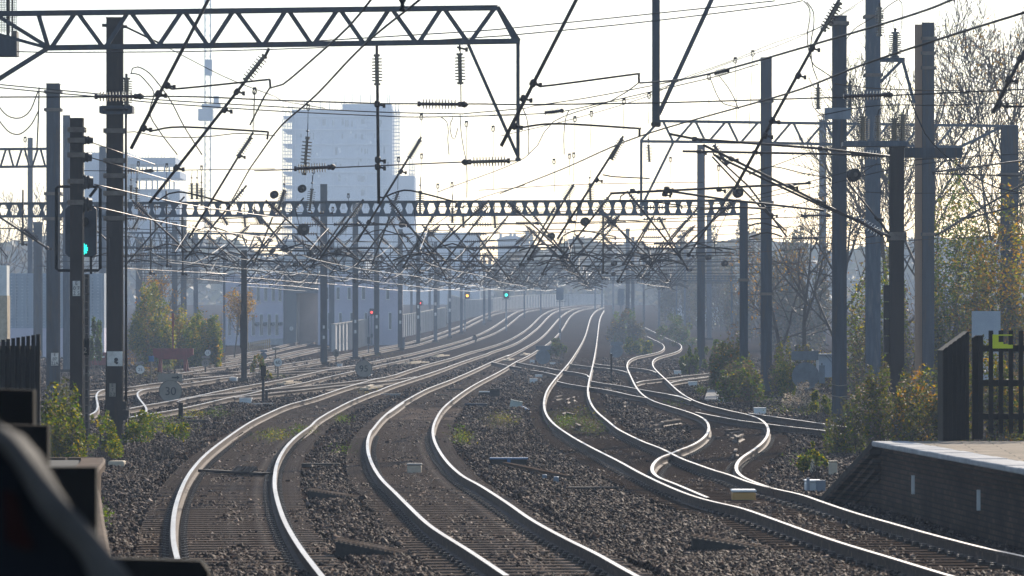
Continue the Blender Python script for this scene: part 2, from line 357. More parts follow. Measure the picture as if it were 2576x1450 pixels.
# diamond crossing through the right-hand main line
RL['x1'] = t('Q4', 830, 680) + t('Q5', 0, 242, 120, 262, 200, 275, 270, 292, 340, 302, 480, 322, 570, 345, 580, 362)
RL['x2'] = t('Q5', 50, 297, 180, 318, 260, 335, 305, 350)
RL['x2b'] = t('Q4', 605, 680, 680, 695, 750, 712, 880, 731)
RL['x3'] = t('Q5', 405, 242, 520, 258, 610, 268, 700, 276, 850, 295, 935, 320)
RL['x4'] = t('Q5', 630, 240, 760, 258, 900, 270, 1000, 278, 1100, 292, 1170, 300, 1195, 320)
RL['x5'] = t('Q5', 290, 400, 360, 418, 460, 435, 590, 455, 700, 470, 850, 500, 980, 530, 1110, 552)
RL['x6'] = t('Q5', 597, 398, 720, 420, 870, 440, 1000, 465, 1200, 500, 1350, 525, 1456, 545) + t('Q6', 150, 630, 280, 655, 350, 680, 372, 692)
RL['r1'] = t('Q7', 720, 188, 860, 208, 1000, 228, 1280, 268) + t('D2', 720, 1282, 1300, 1355)
RL['r2'] = t('Q7', 330, 180, 480, 210, 650, 240, 820, 262, 1000, 285, 1300, 318) + t('D2', 770, 1362, 1040, 1392, 1300, 1425)
RL['s1'] = t('Q5', 1012, 415, 1040, 400, 1200, 382, 1456, 352) + t('Q6', 250, 470, 350, 460, 540, 440)
RL['s2'] = t('Q6', 180, 528, 260, 508, 400, 490, 520, 475, 600, 462)
# left yard
RL['y1'] = t('Q2', 0, 305, 120, 290, 260, 268, 440, 230, 620, 205, 760, 175, 900, 130, 1100, 95, 1240, 72)
RL['y2'] = t('Q2', 0, 355, 200, 325, 350, 300, 560, 270, 760, 225, 960, 180, 1100, 145, 1300, 110, 1480, 70)
RL['y3'] = t('Q1', 1620, 527, 1740, 510, 2030, 470, 2150, 452) + t('Q2', 0, 415, 130, 390, 260, 375, 440, 350, 600, 335, 800, 295, 1000, 255, 1200, 210, 1400, 180, 1535, 160, 1710, 140)
RL['y4'] = t('Q1', 1650, 582, 1850, 555, 2030, 525, 2150, 507) + t('Q2', 0, 475, 260, 435, 420, 405, 560, 380, 800, 345, 1000, 310, 1200, 265, 1400, 225, 1535, 190, 1710, 165)
RL['z1'] = t('Q1', 140, 870, 460, 838, 740, 808, 920, 797, 1190, 752, 1400, 728, 1720, 690, 1900, 662, 2150, 645, 2400, 620) + t('Q2', 0, 612, 210, 600)
RL['z2'] = t('Q1', 140, 968, 460, 930, 740, 887, 920, 860, 1200, 825, 1400, 800, 1720, 752, 2000, 715, 2300, 668, 2576, 628)
RL['w1'] = t('Q1', 470, 838, 400, 850, 345, 872, 318, 905, 328, 960, 352, 1010, 378, 1080, 390, 1140, 380, 1180, 330, 1215, 230, 1250, 140, 1275)
RL['w2'] = t('Q1', 1200, 828, 1070, 842, 990, 862, 958, 895, 985, 935, 1030, 985, 1080, 1045, 1125, 1100, 1170, 1150, 1190, 1180, 1165, 1210, 1100, 1235, 900, 1285)
W3 = {}
def smooth(a, n=5):
    if len(a) < 2 * n + 3: return a
    k = np.hanning(n * 2 + 3)[1:-1]; k /= k.sum(); h = len(k) // 2
    b = np.vstack([np.repeat(a[:1], h, 0), a, np.repeat(a[-1:], h, 0)])
    c = np.stack([np.convolve(b[:, i], k, 'valid') for i in range(3)], 1); c[0] = a[0]; c[-1] = a[-1]; return c
for k, pl in RL.items():
    d = crom(pl, 7)
    if k == 'x1': W3[k] = np.array([GP(x, y, 0) for x, y in d]); continue
    W3[k] = smooth(np.array([GP(x, y, 0) for x, y in d]), 3)
PROF = [(-.036, -.002), (-.033, .004), (.033, .004), (.036, -.002), (.036, -.036), (.011, -.046), (.011, -.135), (.07, -.150), (.07, -.162), (-.07, -.162), (-.07, -.150), (-.011, -.135), (-.011, -.046), (-.036, -.036)]
def rail_mesh(name, pts, parent, label=None):
    b = MB(); N = len(pts); n = len(PROF); vs = []; fs = []; ms = []
    for i in range(N):
        d = pts[min(i + 1, N - 1)] - pts[max(i - 1, 0)]; d = d / (np.linalg.norm(d[:2]) + 1e-9)
        s = np.array([d[1], -d[0], 0])
        far = max(1., pts[i][1] / 420.)          # the railhead is drawn a little fuller where it would fall below a pixel
        for u, z in PROF: vs.append(pts[i] + s * u * far + np.array([0, 0, z]))
    for i in range(N - 1):
        for k in range(n):
            k2 = (k + 1) % n; fs.append((i * n + k2, i * n + k, (i + 1) * n + k, (i + 1) * n + k2)); ms.append(0 if k == 1 else 1)
    fs.append(tuple(range(n))); ms.append(1); fs.append(tuple((N - 1) * n + k for k in range(n))[::-1]); ms.append(1)
    b.v = [tuple(p) for p in vs]; b.f = fs; b.m = ms
    o = b.build(name, ['rail_top', 'rail_side'], parent)
    if label: o['label'] = label
    return o
def sleeper_shape(mt):
    b = MB(); b.box((0, 0, -.09), (2.5, .27, .18)); me_o = b
    return b
SLM = {}
def sleeper_mesh(mt):
    if mt not in SLM:
        b = MB(); b.cm = 0
        b.box((0, 0, -.07), (2.5, .26, .14)); b.box((0, 0, .0), (2.44, .20, .012))
        b.cm = 1
        for s in (-.7525, .7525):
            for q in (-.115, .115):
                b.box((s + q, .03, .03), (.075, .05, .05)); b.box((s + q * 1.25, -.03, .022), (.05, .07, .03))
        me = bpy.data.meshes.new('sleeper'); me.from_pydata(b.v, [], b.f); me.materials.append(MATS[mt]); me.materials.append(MATS['clip'])
        me.polygons.foreach_set('material_index', b.m); SLM[mt] = (me, b)
    return SLM[mt]
TRACKCL = []   # (Y array sorted, xl, xr) used by ballast
def sleepers(a, b_, root, mt, limit, zmax, spacing=.65):
    me, sb = sleeper_mesh(mt); base = LOC[root.name]
    A, B = W3[a], W3[b_]
    o = np.argsort(B[:, 1]); By, Bx = B[o, 1], B[o, 0]
    seg = np.linalg.norm(np.diff(A, axis=0), axis=1); cum = np.concatenate([[0], np.cumsum(seg)])
    n = 0; extra = MB()
    res = []
    for s in np.arange(0, cum[-1], spacing):
        p = np.array([np.interp(s, cum, A[:, i]) for i in range(3)]); q = np.array([np.interp(min(s + 2, cum[-1]), cum, A[:, i]) for i in range(3)])
        if p[1] > zmax or not (By[0] < p[1] < By[-1]): continue
        dd = q - p
        if np.linalg.norm(dd) < .3: continue
        ang = math.atan2(dd[1], dd[0]) - math.pi / 2
        if abs(ang) > math.pi / 2: ang += math.pi if ang < 0 else -math.pi
        bx = np.interp(p[1], By, Bx); gap = (bx - p[0]) * math.cos(ang)
        if abs(ang) > .9 or not .9 < gap < 2.6: continue
        c = p + np.array([math.cos(ang), math.sin(ang), 0]) * gap / 2
        res.append((c, ang))
    res.sort(key=lambda r: r[0][1])
    for c, ang in res:
        z = float(g(c[1])) - .172
        if n < limit:
            ob = bpy.data.objects.new('sleeper', me); COL.objects.link(ob); ob.parent = root
            ob.location = (c[0] - base[0], c[1] - base[1], z - base[2]); ob.rotation_euler = (0, 0, ang + random.uniform(-.008, .008))
        else:
            R = Matrix.Rotation(ang, 3, 'Z')
            extra.add([R @ Vector(v) + Vector((c[0], c[1], z)) for v in sb.v[:8]], sb.f[:6])
        n += 1
    if extra.v:
        e = extra.build('sleepers', mt, root); e['kind'] = 'stuff'
def track(name, label, a, b_, mt='sleeper', limit=0, zmax=0, extra=(), group='tracks of the junction'):
    p = W3[a][0]; root = thing(name, label, 'railway track', (float(p[0]), float(p[1]), float(p[2]) - .2), group)
    rail_mesh('rail', W3[a], root)
    if b_: rail_mesh('rail', W3[b_], root)
    for e in extra: rail_mesh('rail', W3[e], root)
    if zmax: sleepers(a, b_, root, mt, limit, zmax)
    if zmax and b_:
        A, B = W3[a], W3[b_]
        oa, ob = np.argsort(A[:, 1]), np.argsort(B[:, 1])
        TRACKCL.append((A[oa, 1], A[oa, 0], B[ob, 1], B[ob, 0]))
    return root
track('railway_track', 'curved track nearest the left platform edge, its outer rail ending in the dark corner', '1', '2', 'sleeper', 100, 330)
track('railway_track', 'curved track second from the left platform, with the pale box between its rails', '3', '4', 'sleeper', 100, 330)
track('railway_track', 'curved track running past the right brick platform ramp, amber box between its rails', '5', '6', 'timber', 100, 300)
track('railway_track', 'S bending track that winds in from the right and joins the brick platform line', '7', '8', 'timber', 60, 260)
track('railway_track', 'straightish track passing the foot of the long receding row of grey masts', '9', '10', 'sleeper', 0, 0)
track('railway_track', 'track sweeping past the back of the round 95 sign', '11', '12', 'sleeper', 0, 0)
track('crossover_track', 'shallow crossover linking the track behind the 95 sign to the left platform track', 'a1', 'a2')
track('crossover_track', 'short dull crossover between the small 60 sign and the 95 sign', 'b1', 'b2')
track('crossover_track', 'dark crossover cutting through the right main line towards the winding track', 'x5', 'x6', 'timber', 0, 0, ('x1', 'x2', 'x2b', 'x3', 'x4'))
track('railway_track', 'dark track leading off right behind the foreground brambles', 'r1', 'r2', 'timber', 20, 160)
track('railway_track', 'short rusty track running right into the fern shrub', 's1', 's2')
track('railway_track', 'yard track furthest back, in front of the lavender depot wall', 'y1', 'y2')
track('railway_track', 'yard track starting at the red buffer stop', 'y3', 'y4')
track('railway_track', 'yard track passing behind the big 30 sign', 'z1', 'z2')
track('crossover_track', 'pair of bright sharply kinked rails seen beside the signal mast', 'w1', 'w2')
# rail-laying leftovers
# ------------------------------------------------------------------ ballast stones
def noise2(x, y, s=1.):
    return (np.sin(x * 1.7 * s + 1.3 * np.sin(y * .9 * s)) + np.sin(y * 2.1 * s + 1.7 * np.sin(x * 1.3 * s + 2)) + np.sin((x + y) * .8 * s)) / 3
def ballast():
    n = 430000
    # random points of the trackbed, denser near the viewer
    Zs = 1 / RNG.uniform(1 / 300., 1 / 44., n); X = RNG.uniform(-.125, .125, n) * Zs * 1.02
    keep = np.ones(n, bool); top = np.full(n, -.165)
    sl = np.zeros(n)
    for (ya, xa, yb, xb) in TRACKCL:
        inr = (Zs > max(ya[0], yb[0])) & (Zs < min(ya[-1], yb[-1]))
        xl = np.interp(Zs, ya, xa); xr = np.interp(Zs, yb, xb); w_ = np.maximum(xr - xl, .8)
        u = (X - xl) / w_
        onrail = inr & ((np.abs(u) < .085) | (np.abs(u - 1) < .085)); keep &= ~onrail
        near = inr & (u > -.42) & (u < 1.42)
        nz = noise2(X, Zs * .5, 1.1) + .55 * noise2(X, Zs, 4.)
        edge = np.minimum(np.abs(u), np.abs(u - 1))
        cover = np.clip(.18 + 1.5 * (edge - .17) + .62 * nz, .04, .97)
        keep &= ~(near & (RNG.random(n) > cover))
        top = np.where(near, -.19 + .012 * nz, top)
    sh = noise2(X, Zs, .35)
    top = top + np.where(top > -.17, .05 * np.clip(sh, -.4, 1), 0)
    X, Zs, top = X[keep], Zs[keep], top[keep]; n = len(X)
    r = RNG.gamma(6, .0046, n).clip(.012, .07) * np.clip(Zs / 110., 1, 2.2)
    ctr = np.stack([X, Zs, g(Zs) + top - r * .25 + RNG.uniform(-.02, .015, n)], 1)
    cube = np.array([(x, y, z) for z in (-1, 1) for x, y in ((-1, -1), (1, -1), (1, 1), (-1, 1))], float) * .72
    Vv = cube[None] * RNG.uniform(.55, 1.25, (n, 8, 1)) * RNG.uniform(.6, 1.15, (n, 1, 3))
    q = RNG.normal(size=(n, 4)); q /= np.linalg.norm(q, axis=1, keepdims=True)
    a, b, c, d = q.T
    R = np.stack([1 - 2 * (c * c + d * d), 2 * (b * c - a * d), 2 * (b * d + a * c), 2 * (b * c + a * d), 1 - 2 * (b * b + d * d), 2 * (c * d - a * b), 2 * (b * d - a * c), 2 * (c * d + a * b), 1 - 2 * (b * b + c * c)], 1).reshape(n, 3, 3)
    Vv = np.einsum('nij,nkj->nki', R, Vv) * r[:, None, None] + ctr[:, None, :]
    fc = np.array([(3, 2, 1, 0), (4, 5, 6, 7), (0, 1, 5, 4), (1, 2, 6, 5), (2, 3, 7, 6), (3, 0, 4, 7)])
    Fc = (fc[None] + (np.arange(n) * 8)[:, None, None]).reshape(-1, 4)
    o = npmesh('ballast', Vv.reshape(-1, 3), Fc, 'stone', kind='stuff')
    tag(o, 'brown broken stone ballast heaped round the tracks', 'ballast')
ballast()
# ------------------------------------------------------------------ masts
def base_loc(x, y, Z=None):
    if Z is None: return GP(x, y)
    return Vector(((x - CX) / F * Z, Z, float(g(Z)) - .2))
def mast(label, x0, x1, ytop, ybase, m='steel_grey', Z=None, bands=(), name='catenary_mast', group='steel catenary masts', deep=None, m2=None, foot=True, side=0):
    p = base_loc((x0 + x1) / 2, ybase, Z); Z = p.y; s = Z / F
    w_ = (x1 - x0) * s; h = H + (HY - ytop) * s - p.z; d_ = deep or w_ * .95
    o = thing(name, label, 'mast', p, group)
    th = min(.035, w_ * .14); b = MB(); zc = p.z - .3 + (h + .3) / 2; hh = h + .3
    b.box((p.x, p.y - d_ / 2 + th / 2, zc), (w_, th, hh)); b.box((p.x, p.y + d_ / 2 - th / 2, zc), (w_, th, hh)); b.box((p.x, p.y, zc), (th, d_ - 2 * th, hh))
    b.build('column', m, o)
    if foot:
        b = MB(); b.box((p.x, p.y, p.z + .03), (w_ * 1.7, d_ * 1.7, .3)); b.build('foundation', 'concrete_dark', o)
    c = MB(); c.box((p.x, p.y, p.z + h + .015), (w_ * 1.06, d_ * 1.06, .03)); c.build('cap_plate', m, o)
    for yb in bands:
        z = H + (HY - yb) * s; c = MB()
        for q in (-1, 1): c.box((p.x, p.y + q * (d_ / 2 + .03), z), (w_ * 1.35, .05, .11))
        for q in (-1, 1): c.tube([(p.x + q * w_ * .6, p.y - d_ / 2 - .1, z), (p.x + q * w_ * .6, p.y + d_ / 2 + .1, z)], .014, 5)
        c.build('clamp_band', 'bracket', o)
    return o, Z
MA, ZA = mast('tall brown mast with a white painted band and dark hole, nearest the left platform', 269, 309, 48, 1127, 'mast_brown', bands=(405, 443, 487, 550, 330))
MBs, ZB = mast('brown mast with round tension drums and the plate E 07 25', 177.5, 209.7, 301, 1149, 'mast_brown', bands=(327, 354, 391, 457, 510))
MC_, ZC = mast('grey mast carrying the white plate E 07 22A', 118, 150, 213, 1020, 'steel_grey', bands=(232, 277, 488, 551))
mast('pale grey mast just behind the drum mast, left of the big signal head', 159, 176, 292, 938, 'galv')
mast('pale mast half hidden behind the white banded mast', 250, 266, 370, 890, 'galv')
mast('dark mast rising at the left edge behind the black fence', 85, 106, 560, 905, 'steel_grey')
mast('slim grey mast with lattice arm near the left frame edge', 70, 82, 348, 900, 'galv', bands=(375, 420))
mast('first grey mast above the left yard bushes', 342, 357, 600, 868, 'steel_grey')
mast('second grey mast above the left yard bushes, behind the red buffer post', 433, 446, 560, 880, 'steel_grey')
mast('third grey mast above the left yard bushes', 455, 469, 555, 872, 'steel_grey')
mast('fourth grey mast above the left yard bushes', 487, 498, 590, 868, 'galv')
mast('thin pale pole at the right end of the yard bushes', 561, 567, 640, 885, 'galv', name='lamp_pole', group=None, foot=False)
MD, ZD = mast('slim dark post with a thick black sleeve, left of the 60 sign', 607, 621, 632, 962, 'mast_brown')
b = MB(); b.box((LOC[MD.name].x, LOC[MD.name].y - .02, H + (HY - 834) * ZD / F), (19 * ZD / F, .36, 84 * ZD / F)); b.build('sleeve', 'steel_dark', MD)
ROW = [(806, 823, 465, 919), (887, 901, 512, 905), (941, 954, 535, 893), (1001, 1013, 578, 881), (1047, 1057, 595, 868), (1091, 1100, 610, 861), (1128, 1135, 620, 851), (1157, 1164, 630, 839), (1215, 1221, 640, 817), (1228, 1235, 648, 808)]
ORD = ['first', 'second', 'third', 'fourth', 'fifth', 'sixth', 'seventh', 'eighth', 'ninth', 'tenth', 'eleventh', 'twelfth', 'thirteenth', 'fourteenth', 'fifteenth', 'sixteenth', 'seventeenth', 'eighteenth', 'nineteenth', 'twentieth', 'twenty-first', 'twenty-second']
ROWZ = []
for i, (a, b_, c, d) in enumerate(ROW):
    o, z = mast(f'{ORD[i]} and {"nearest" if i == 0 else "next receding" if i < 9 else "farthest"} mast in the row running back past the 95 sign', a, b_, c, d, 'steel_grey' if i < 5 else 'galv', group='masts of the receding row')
    ROWZ.append(z)
for k, (a, b_, c, d) in enumerate([(828, 841, 610, 880), (862, 868, 640, 858), (1032, 1038, 640, 822), (1078, 1084, 650, 814), (1100, 1106, 655, 806)]):
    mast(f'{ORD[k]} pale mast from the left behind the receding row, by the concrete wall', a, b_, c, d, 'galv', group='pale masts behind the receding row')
MR1, ZR1 = mast('broad dark grey mast behind the left edge of the right-hand thicket', 1914, 1941, 147, 996, 'steel_grey', bands=(255, 510, 740))
mast('tall grey mast standing left of the fern shrub', 1754, 1773, 366, 930, 'steel_grey', bands=(640,))
mast('paler mast just behind the mast left of the fern shrub', 1778, 1790, 542, 855, 'galv')
mast('left one of two masts behind the middle bush', 1574, 1584, 576, 850, 'galv')
mast('right, shorter one of two masts behind the middle bush', 1588, 1596, 597, 838, 'galv')
MR6, ZR6 = mast('dark blue grey mast with a rope tied round its foot, in front of the brambles', 2094, 2129, 43, 1078, 'steel_grey', bands=(60,))
MR7, ZR7 = mast('pale grey mast running out of the top of the picture', 2178, 2214, -70, 1035, 'galv', bands=(43, 190))
MR8, ZR8 = mast('double mast, tan channel on its left and blue grey on its right', 2320, 2349, 60, 1030, 'steel_grey', bands=(98, 135, 172, 590))
b = MB(); s_ = ZR8 / F; q = LOC[MR8.name]
b.box((q.x - 24 * s_, q.y + .05, q.z + (H + (HY - 62) * s_ - q.z) / 2), (18 * s_, .12, H + (HY - 62) * s_ - q.z)); b.build('channel', 'mast_tan', MR8)
MR9, ZR9 = mast('dark rusty red mast behind the end of the brick platform', 2238, 2273, 373, 1112, 'mast_brown', bands=(600, 590))
b = MB(); s_ = ZR9 / F; q = LOC[MR9.name]
for k in range(5): b.box((q.x - 26 * s_, q.y, H + (HY - 738 - k * 43) * s_), (14 * s_, .22, 40 * s_))
b.build('weight_stack', 'steel_dark', MR9)
MR10, ZR10 = mast('grey mast nearest the right frame edge behind the timber fence', 2519, 2560, 320, 1015, 'steel_grey', bands=(440,))
mast('faint grey lamp tower in the haze left of the bare tree', 2061, 2078, 302, 870, 'galv', bands=(488,), name='lighting_tower', group=None)
MB_R, ZBR = mast('right leg of the long beam with hexagon holes', 1861, 1881, 511, 1003, 'steel_grey', bands=(705,))
for k, (a, b_, c, d) in enumerate([(1617, 1622, 640, 828), (1655, 1661, 620, 826), (1671, 1677, 640, 812), (1700, 1704, 610, 830), (1720, 1725, 630, 838), (1733, 1738, 640, 822), (1838, 1843, 650, 880)]):
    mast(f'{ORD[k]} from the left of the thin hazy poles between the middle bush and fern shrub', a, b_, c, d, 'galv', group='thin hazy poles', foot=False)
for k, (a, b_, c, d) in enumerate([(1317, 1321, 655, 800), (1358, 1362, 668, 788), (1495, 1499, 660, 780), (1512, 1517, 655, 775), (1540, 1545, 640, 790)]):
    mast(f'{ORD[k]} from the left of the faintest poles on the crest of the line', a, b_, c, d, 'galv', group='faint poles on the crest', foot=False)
# cable ties round the mast foot, painted band, plates
def rod(parent, name, m, pts, Z, r=.02, n=6):
    b = MB(); b.tube([P(x, y, Z) for x, y in pts], r, n); return b.build(name, m, parent, True)
for y in (969, 997): rod(MR6, 'rope_band', 'sign_face', [(2092, y - 1), (2111, y + 2), (2131, y)], ZR6 - .22, .012)
s_ = ZA / F
b = MB(); b.box(P(289, 903, ZA - .2), (39 * s_, .012, 37 * s_)); wb = b.build('painted_band', 'plate', MA)
b = MB(); b.disc(P(292, 905, ZA - .215), .045, .02); b.tube([P(288, 909, ZA - .215), P(296, 915, ZA - .215)], .03, 6); b.build('hole', 'dark_text', MA)
rod(MA, 'side_pipe', 'steel_dark', [(317, 265), (317, 1030)], ZA - .1, .03)
b = MB(); b.box(P(312, 1020, ZA - .1), (.12, .2, .2)); b.box(P(312, 1040, ZA - .12), (.26, .3, .16)); b.box(P(308, 1052, ZA - .12), (.18, .2, .1)); b.build('switch_box', 'steel_dark', MA)
rod(MA, 'operating_rod', 'steel_dark', [(318, 1050), (318, 1102)], ZA - .1, .025)
rod(MA, 'cable', 'cable', [(275, 600), (268, 900), (264, 1120)], ZA - .3, .012)
b = MB(); b.box(P(262, 1068, ZA - .1), (.3, .3, .07)); b.build('foot_bracket', 'steel_dark', MA); rod(MA, 'stay', 'steel_dark', [(252, 1075), (252, 1125)], ZA - .1, .02)
# cross head on the banded mast
b = MB()
b.box(P(294, 270, ZA - .25), (78 * s_, .07, .07)); b.box(P(294, 284, ZA - .25), (70 * s_, .07, .07)); b.box(P(294, 277, ZA + .25), (78 * s_, .07, .15))
for x in (257, 331): b.box(P(x, 277, ZA), (.09, .56, .16))
b.build('cross_bracket', 'steel_grey', MA)
b = MB(); b.bar(P(257, 64, ZA), P(320, 68, ZA), .12, .07); b.build('head_fitting', 'steel_dark', MA)
FONTS = 0
def text(body, x, y, Z, hd, m='dark_text', parent=None, name='lettering', sp=1.):
    """letters hd display rows tall, centred at x,y, standing at distance Z and facing the line"""
    cu = bpy.data.curves.new(name, 'FONT'); cu.body = body; cu.size = hd * Z / F / .69; cu.align_x = 'CENTER'; cu.align_y = 'CENTER'; cu.extrude = .003; cu.space_line = sp
    tmp = bpy.data.objects.new('tmp', cu); COL.objects.link(tmp); me = bpy.data.meshes.new_from_object(tmp.evaluated_get(bpy.context.evaluated_depsgraph_get()))
    bpy.data.objects.remove(tmp); bpy.data.curves.remove(cu); me.materials.clear(); me.materials.append(MATS[m]); me.name = name
    o = bpy.data.objects.new(name, me); COL.objects.link(o)
    p = P(x, y, Z); o.rotation_euler = (math.radians(90), 0, 0)
    if parent: o.parent = parent; p = p - LOC[parent.name]
    o.location = p; return o
def plate(parent, x0, y0, x1, y1, Z, lines, hd, m='plate'):
    s = Z / F; b = MB(); c = P((x0 + x1) / 2, (y0 + y1) / 2, Z); b.box(c, ((x1 - x0) * s, .008, (y1 - y0) * s)); pl = b.build('number_plate', m, parent)
    n = len(lines)
    for i, l in enumerate(lines): text(l, (x0 + x1) / 2, y0 + (y1 - y0) * (i + .5) / n, Z - .012, hd, parent=pl)
plate(MBs, 182.8, 707, 201.6, 745, ZB - .2, ['E', '0 7', '2 5'], 9)
plate(MC_, 128.5, 888, 147, 920, ZC - .28, ['E', '07', '22A'], 7.5)
plate(MA, 275, 965, 291, 998, ZA - .25, ['E', '7', '2 2'], 7.5, 'sign_face')
# ------------------------------------------------------------------ tension drums on the drum mast
for i, (x, y, r) in enumerate([(222, 353, 11), (219, 396, 13), (222, 459, 18), (220, 515, 19)]):
    b = MB(); c = P(x, y, ZB - .05); s_ = ZB / F
    b.lathe(c - Vector((.10, .02, 0)), c + Vector((.10, .02, 0)), [(0, r * s_ * .8), (.05, r * s_), (.25, r * s_), (.3, r * s_ * .86), (.42, r * s_ * .86), (.47, r * s_ * .97), (.6, r * s_ * .97), (.65, r * s_ * .8), (1, r * s_ * .8)], 24)
    o = b.build('tension_drum', 'steel_dark', MBs, True)
# ------------------------------------------------------------------ booms
def lattice(label, Z, top, bot, nodes_top, nodes_bot, th, extra=(), m='steel_grey', name='lattice_boom', cat='gantry boom', group='catenary booms'):
    """plane truss: top and bottom chords (polylines in the picture), zigzag nodes, extra members"""
    s = Z / F; p = P(*bot[0], Z); o = thing(name, label, cat, p, group)
    for nm, pl in (('top_chord', top), ('bottom_chord', bot)):
        b = MB()
        for a, c in zip(pl, pl[1:]): b.bar(P(*a, Z), P(*c, Z), .2, th * s, Vector((0, 0, 1)))
        b.build(nm, m, o)
    ty = lambda x: float(np.interp(x, [q[0] for q in top], [q[1] for q in top])); by = lambda x: float(np.interp(x, [q[0] for q in bot], [q[1] for q in bot]))
    seq = sorted([(x, 0) for x in nodes_top] + [(x, 1) for x in nodes_bot])
    for (xa, ka), (xb, kb) in zip(seq, seq[1:]):
        if ka == kb: continue
        b = MB(); dx = 4 if ka == 0 else 3
        b.bar(P(xa + dx, ty(xa) if ka == 0 else by(xa), Z), P(xb - dx, ty(xb) if kb == 0 else by(xb), Z), .09, th * .62 * s, Vector((0, 1, 0))); b.build('lattice_bar', m, o)
    for nm, a, c, w_ in extra:
        b = MB(); b.bar(P(*a, Z), P(*c, Z), w_ * s, w_ * s); b.build(nm, m, o)
    return o
ZBOOM = 92.
tA = [x * .26888 for x in (-300, -100, 340, 740, 1230, 1720, 2200)] + [628.9 + x * .26888 for x in (345, 830, 1315, 1800, 2290)]
bA = [x * .26888 for x in (470, 980, 1470, 1960, 2460)] + [628.9 + x * .26888 for x in (100, 590, 1080, 1570, 2050)]
bA = [126, 263, 395, 527, 661, 787, 919, 1051, 1180, 1300]; tA = [92, 192, 325, 460, 590, 722, 852, 982, 1113, 1248]
lattice('big lattice boom crossing the upper left of the picture', ZBOOM, [(-160, 44), (0, 35), (1252, 20)], [(116, 121), (1308, 104)], tA, bA, 12.5,
        [('end_bar', (1252, 18), (1306, 104), 10), ('end_bar', (0, 44), (118, 117), 10), ('end_bar', (-160, 44), (116, -10 + 130), 8), ('knee_brace', (120, 122), (-20, 210), 11), ('drop_post', (1303, 104), (1303, 404), 9), ('drop_brace', (1178, 112), (1303, 395), 8), ('end_cap', (1296, 402), (1310, 402), 8)])
ZRB = 172.
nt_ = [1664 + 82 * k for k in range(11)]; nb_ = [1697 + 82 * k for k in range(11)]
lattice('grey lattice boom at right reaching from the hanging post to the frame edge', ZRB, [(1655, 305), (2560, 318)], [(1612, 356), (1884, 359), (2420, 370)], nt_[:10], nb_[:9], 6.5,
        [('end_bar', (1658, 306), (1612, 354), 6), ('drop_post', (1613, 352), (1613, 545), 6.5), ('drop_brace', (1693, 360), (1614, 520), 6), ('end_bar', (2415, 370), (2520, 320), 7)], 'galv')
lattice('lattice boom entering from the left frame edge to the E 07 22A mast', 200., [(-60, 376), (125, 375)], [(-60, 421), (125, 419)], [-22, 18, 58, 98], [-42, -2, 38, 78, 118], 6, (), 'steel_grey')
lattice('hazy lattice boom low on the left behind the beam with hexagon holes', 260., [(300, 586), (770, 590)], [(300, 622), (770, 624)], [310 + 42 * k for k in range(11)], [331 + 42 * k for k in range(11)], 4.5, (), 'galv')
lattice('second hazy lattice boom low on the left, lower than the first', 300., [(330, 640), (700, 640)], [(330, 664), (700, 664)], [340 + 36 * k for k in range(10)], [358 + 36 * k for k in range(10)], 4, (), 'galv')
# hanging post at top centre right
b0 = thing('hanging_post', 'thick hanging post with a slanting brace at top, right of centre', 'drop post', P(1650, 316, 110.), None)
s_ = 110. / F
b = MB(); b.box(P(1650, 95, 110.), (17 * s_, .03, 450 * s_)); b.box(P(1643, 95, 110.15), (5 * s_, .3, 450 * s_)); b.box(P(1657, 95, 110.15), (5 * s_, .3, 450 * s_)); b.build('post', 'steel_grey', b0)
b = MB(); b.bar(P(1850, -130, 110.), P(1657, 288, 110.), 11 * s_, 11 * s_); b.build('brace', 'steel_grey', b0)
b = MB(); b.box(P(1650, 313, 110.), (24 * s_, .3, 8 * s_)); b.build('foot_plate', 'steel_dark', b0)
# cellular beam
def cellular(label, Z, x0, x1, yt0, yt1, yb0, yb1, pitch, m, name='cellular_beam'):
    s = Z / F; o = thing(name, label, 'gantry beam', P(x0, yb0, Z), 'catenary booms'); d = .03
    yt = lambda x: yt0 + (yt1 - yt0) * (x - x0) / (x1 - x0); yb = lambda x: yb0 + (yb1 - yb0) * (x - x0) / (x1 - x0)
    b = MB(); dv = Vector((0, d, 0)); x = x0; hh = (yb0 - yt0)
    tb = .15
    b.prism([P(x0, yt(x0), Z), P(x1, yt(x1), Z), P(x1, yt(x1) + hh * tb, Z), P(x0, yt(x0) + hh * tb, Z)], dv)
    b.prism([P(x0, yb(x0) - hh * tb, Z), P(x1, yb(x1) - hh * tb, Z), P(x1, yb(x1), Z), P(x0, yb(x0), Z)], dv)
    while x < x1:
        e = x + pitch; a, c = yt(x) + hh * tb, yb(x) - hh * tb; mid = (a + c) / 2
        b.prism([P(x - pitch * .30, a, Z), P(x + pitch * .30, a, Z), P(x + pitch * .12, mid, Z), P(x + pitch * .30, c, Z), P(x - pitch * .30, c, Z), P(x - pitch * .12, mid, Z)], dv); x = e
    b.build('web', m, o)
    for nm, f in (('flange', yt), ('flange', yb)):
        b = MB(); b.bar(P(x0, f(x0), Z), P(x1, f(x1), Z), .24, .035); b.build(nm, m, o)
    return o
cellular('long grey beam pierced by hexagon holes across the middle of the picture', 165., -60, 1864, 511, 503, 547, 541, 27.6, 'galv')
cellular('fainter holed beam far down the line, above the signal lights', 420., 1236, 1480, 694, 694, 706, 706, 9, 'galv')
cellular('faint holed beam far off to the right of the middle bush', 420., 1500, 1860, 692, 694, 706, 708, 9, 'galv')
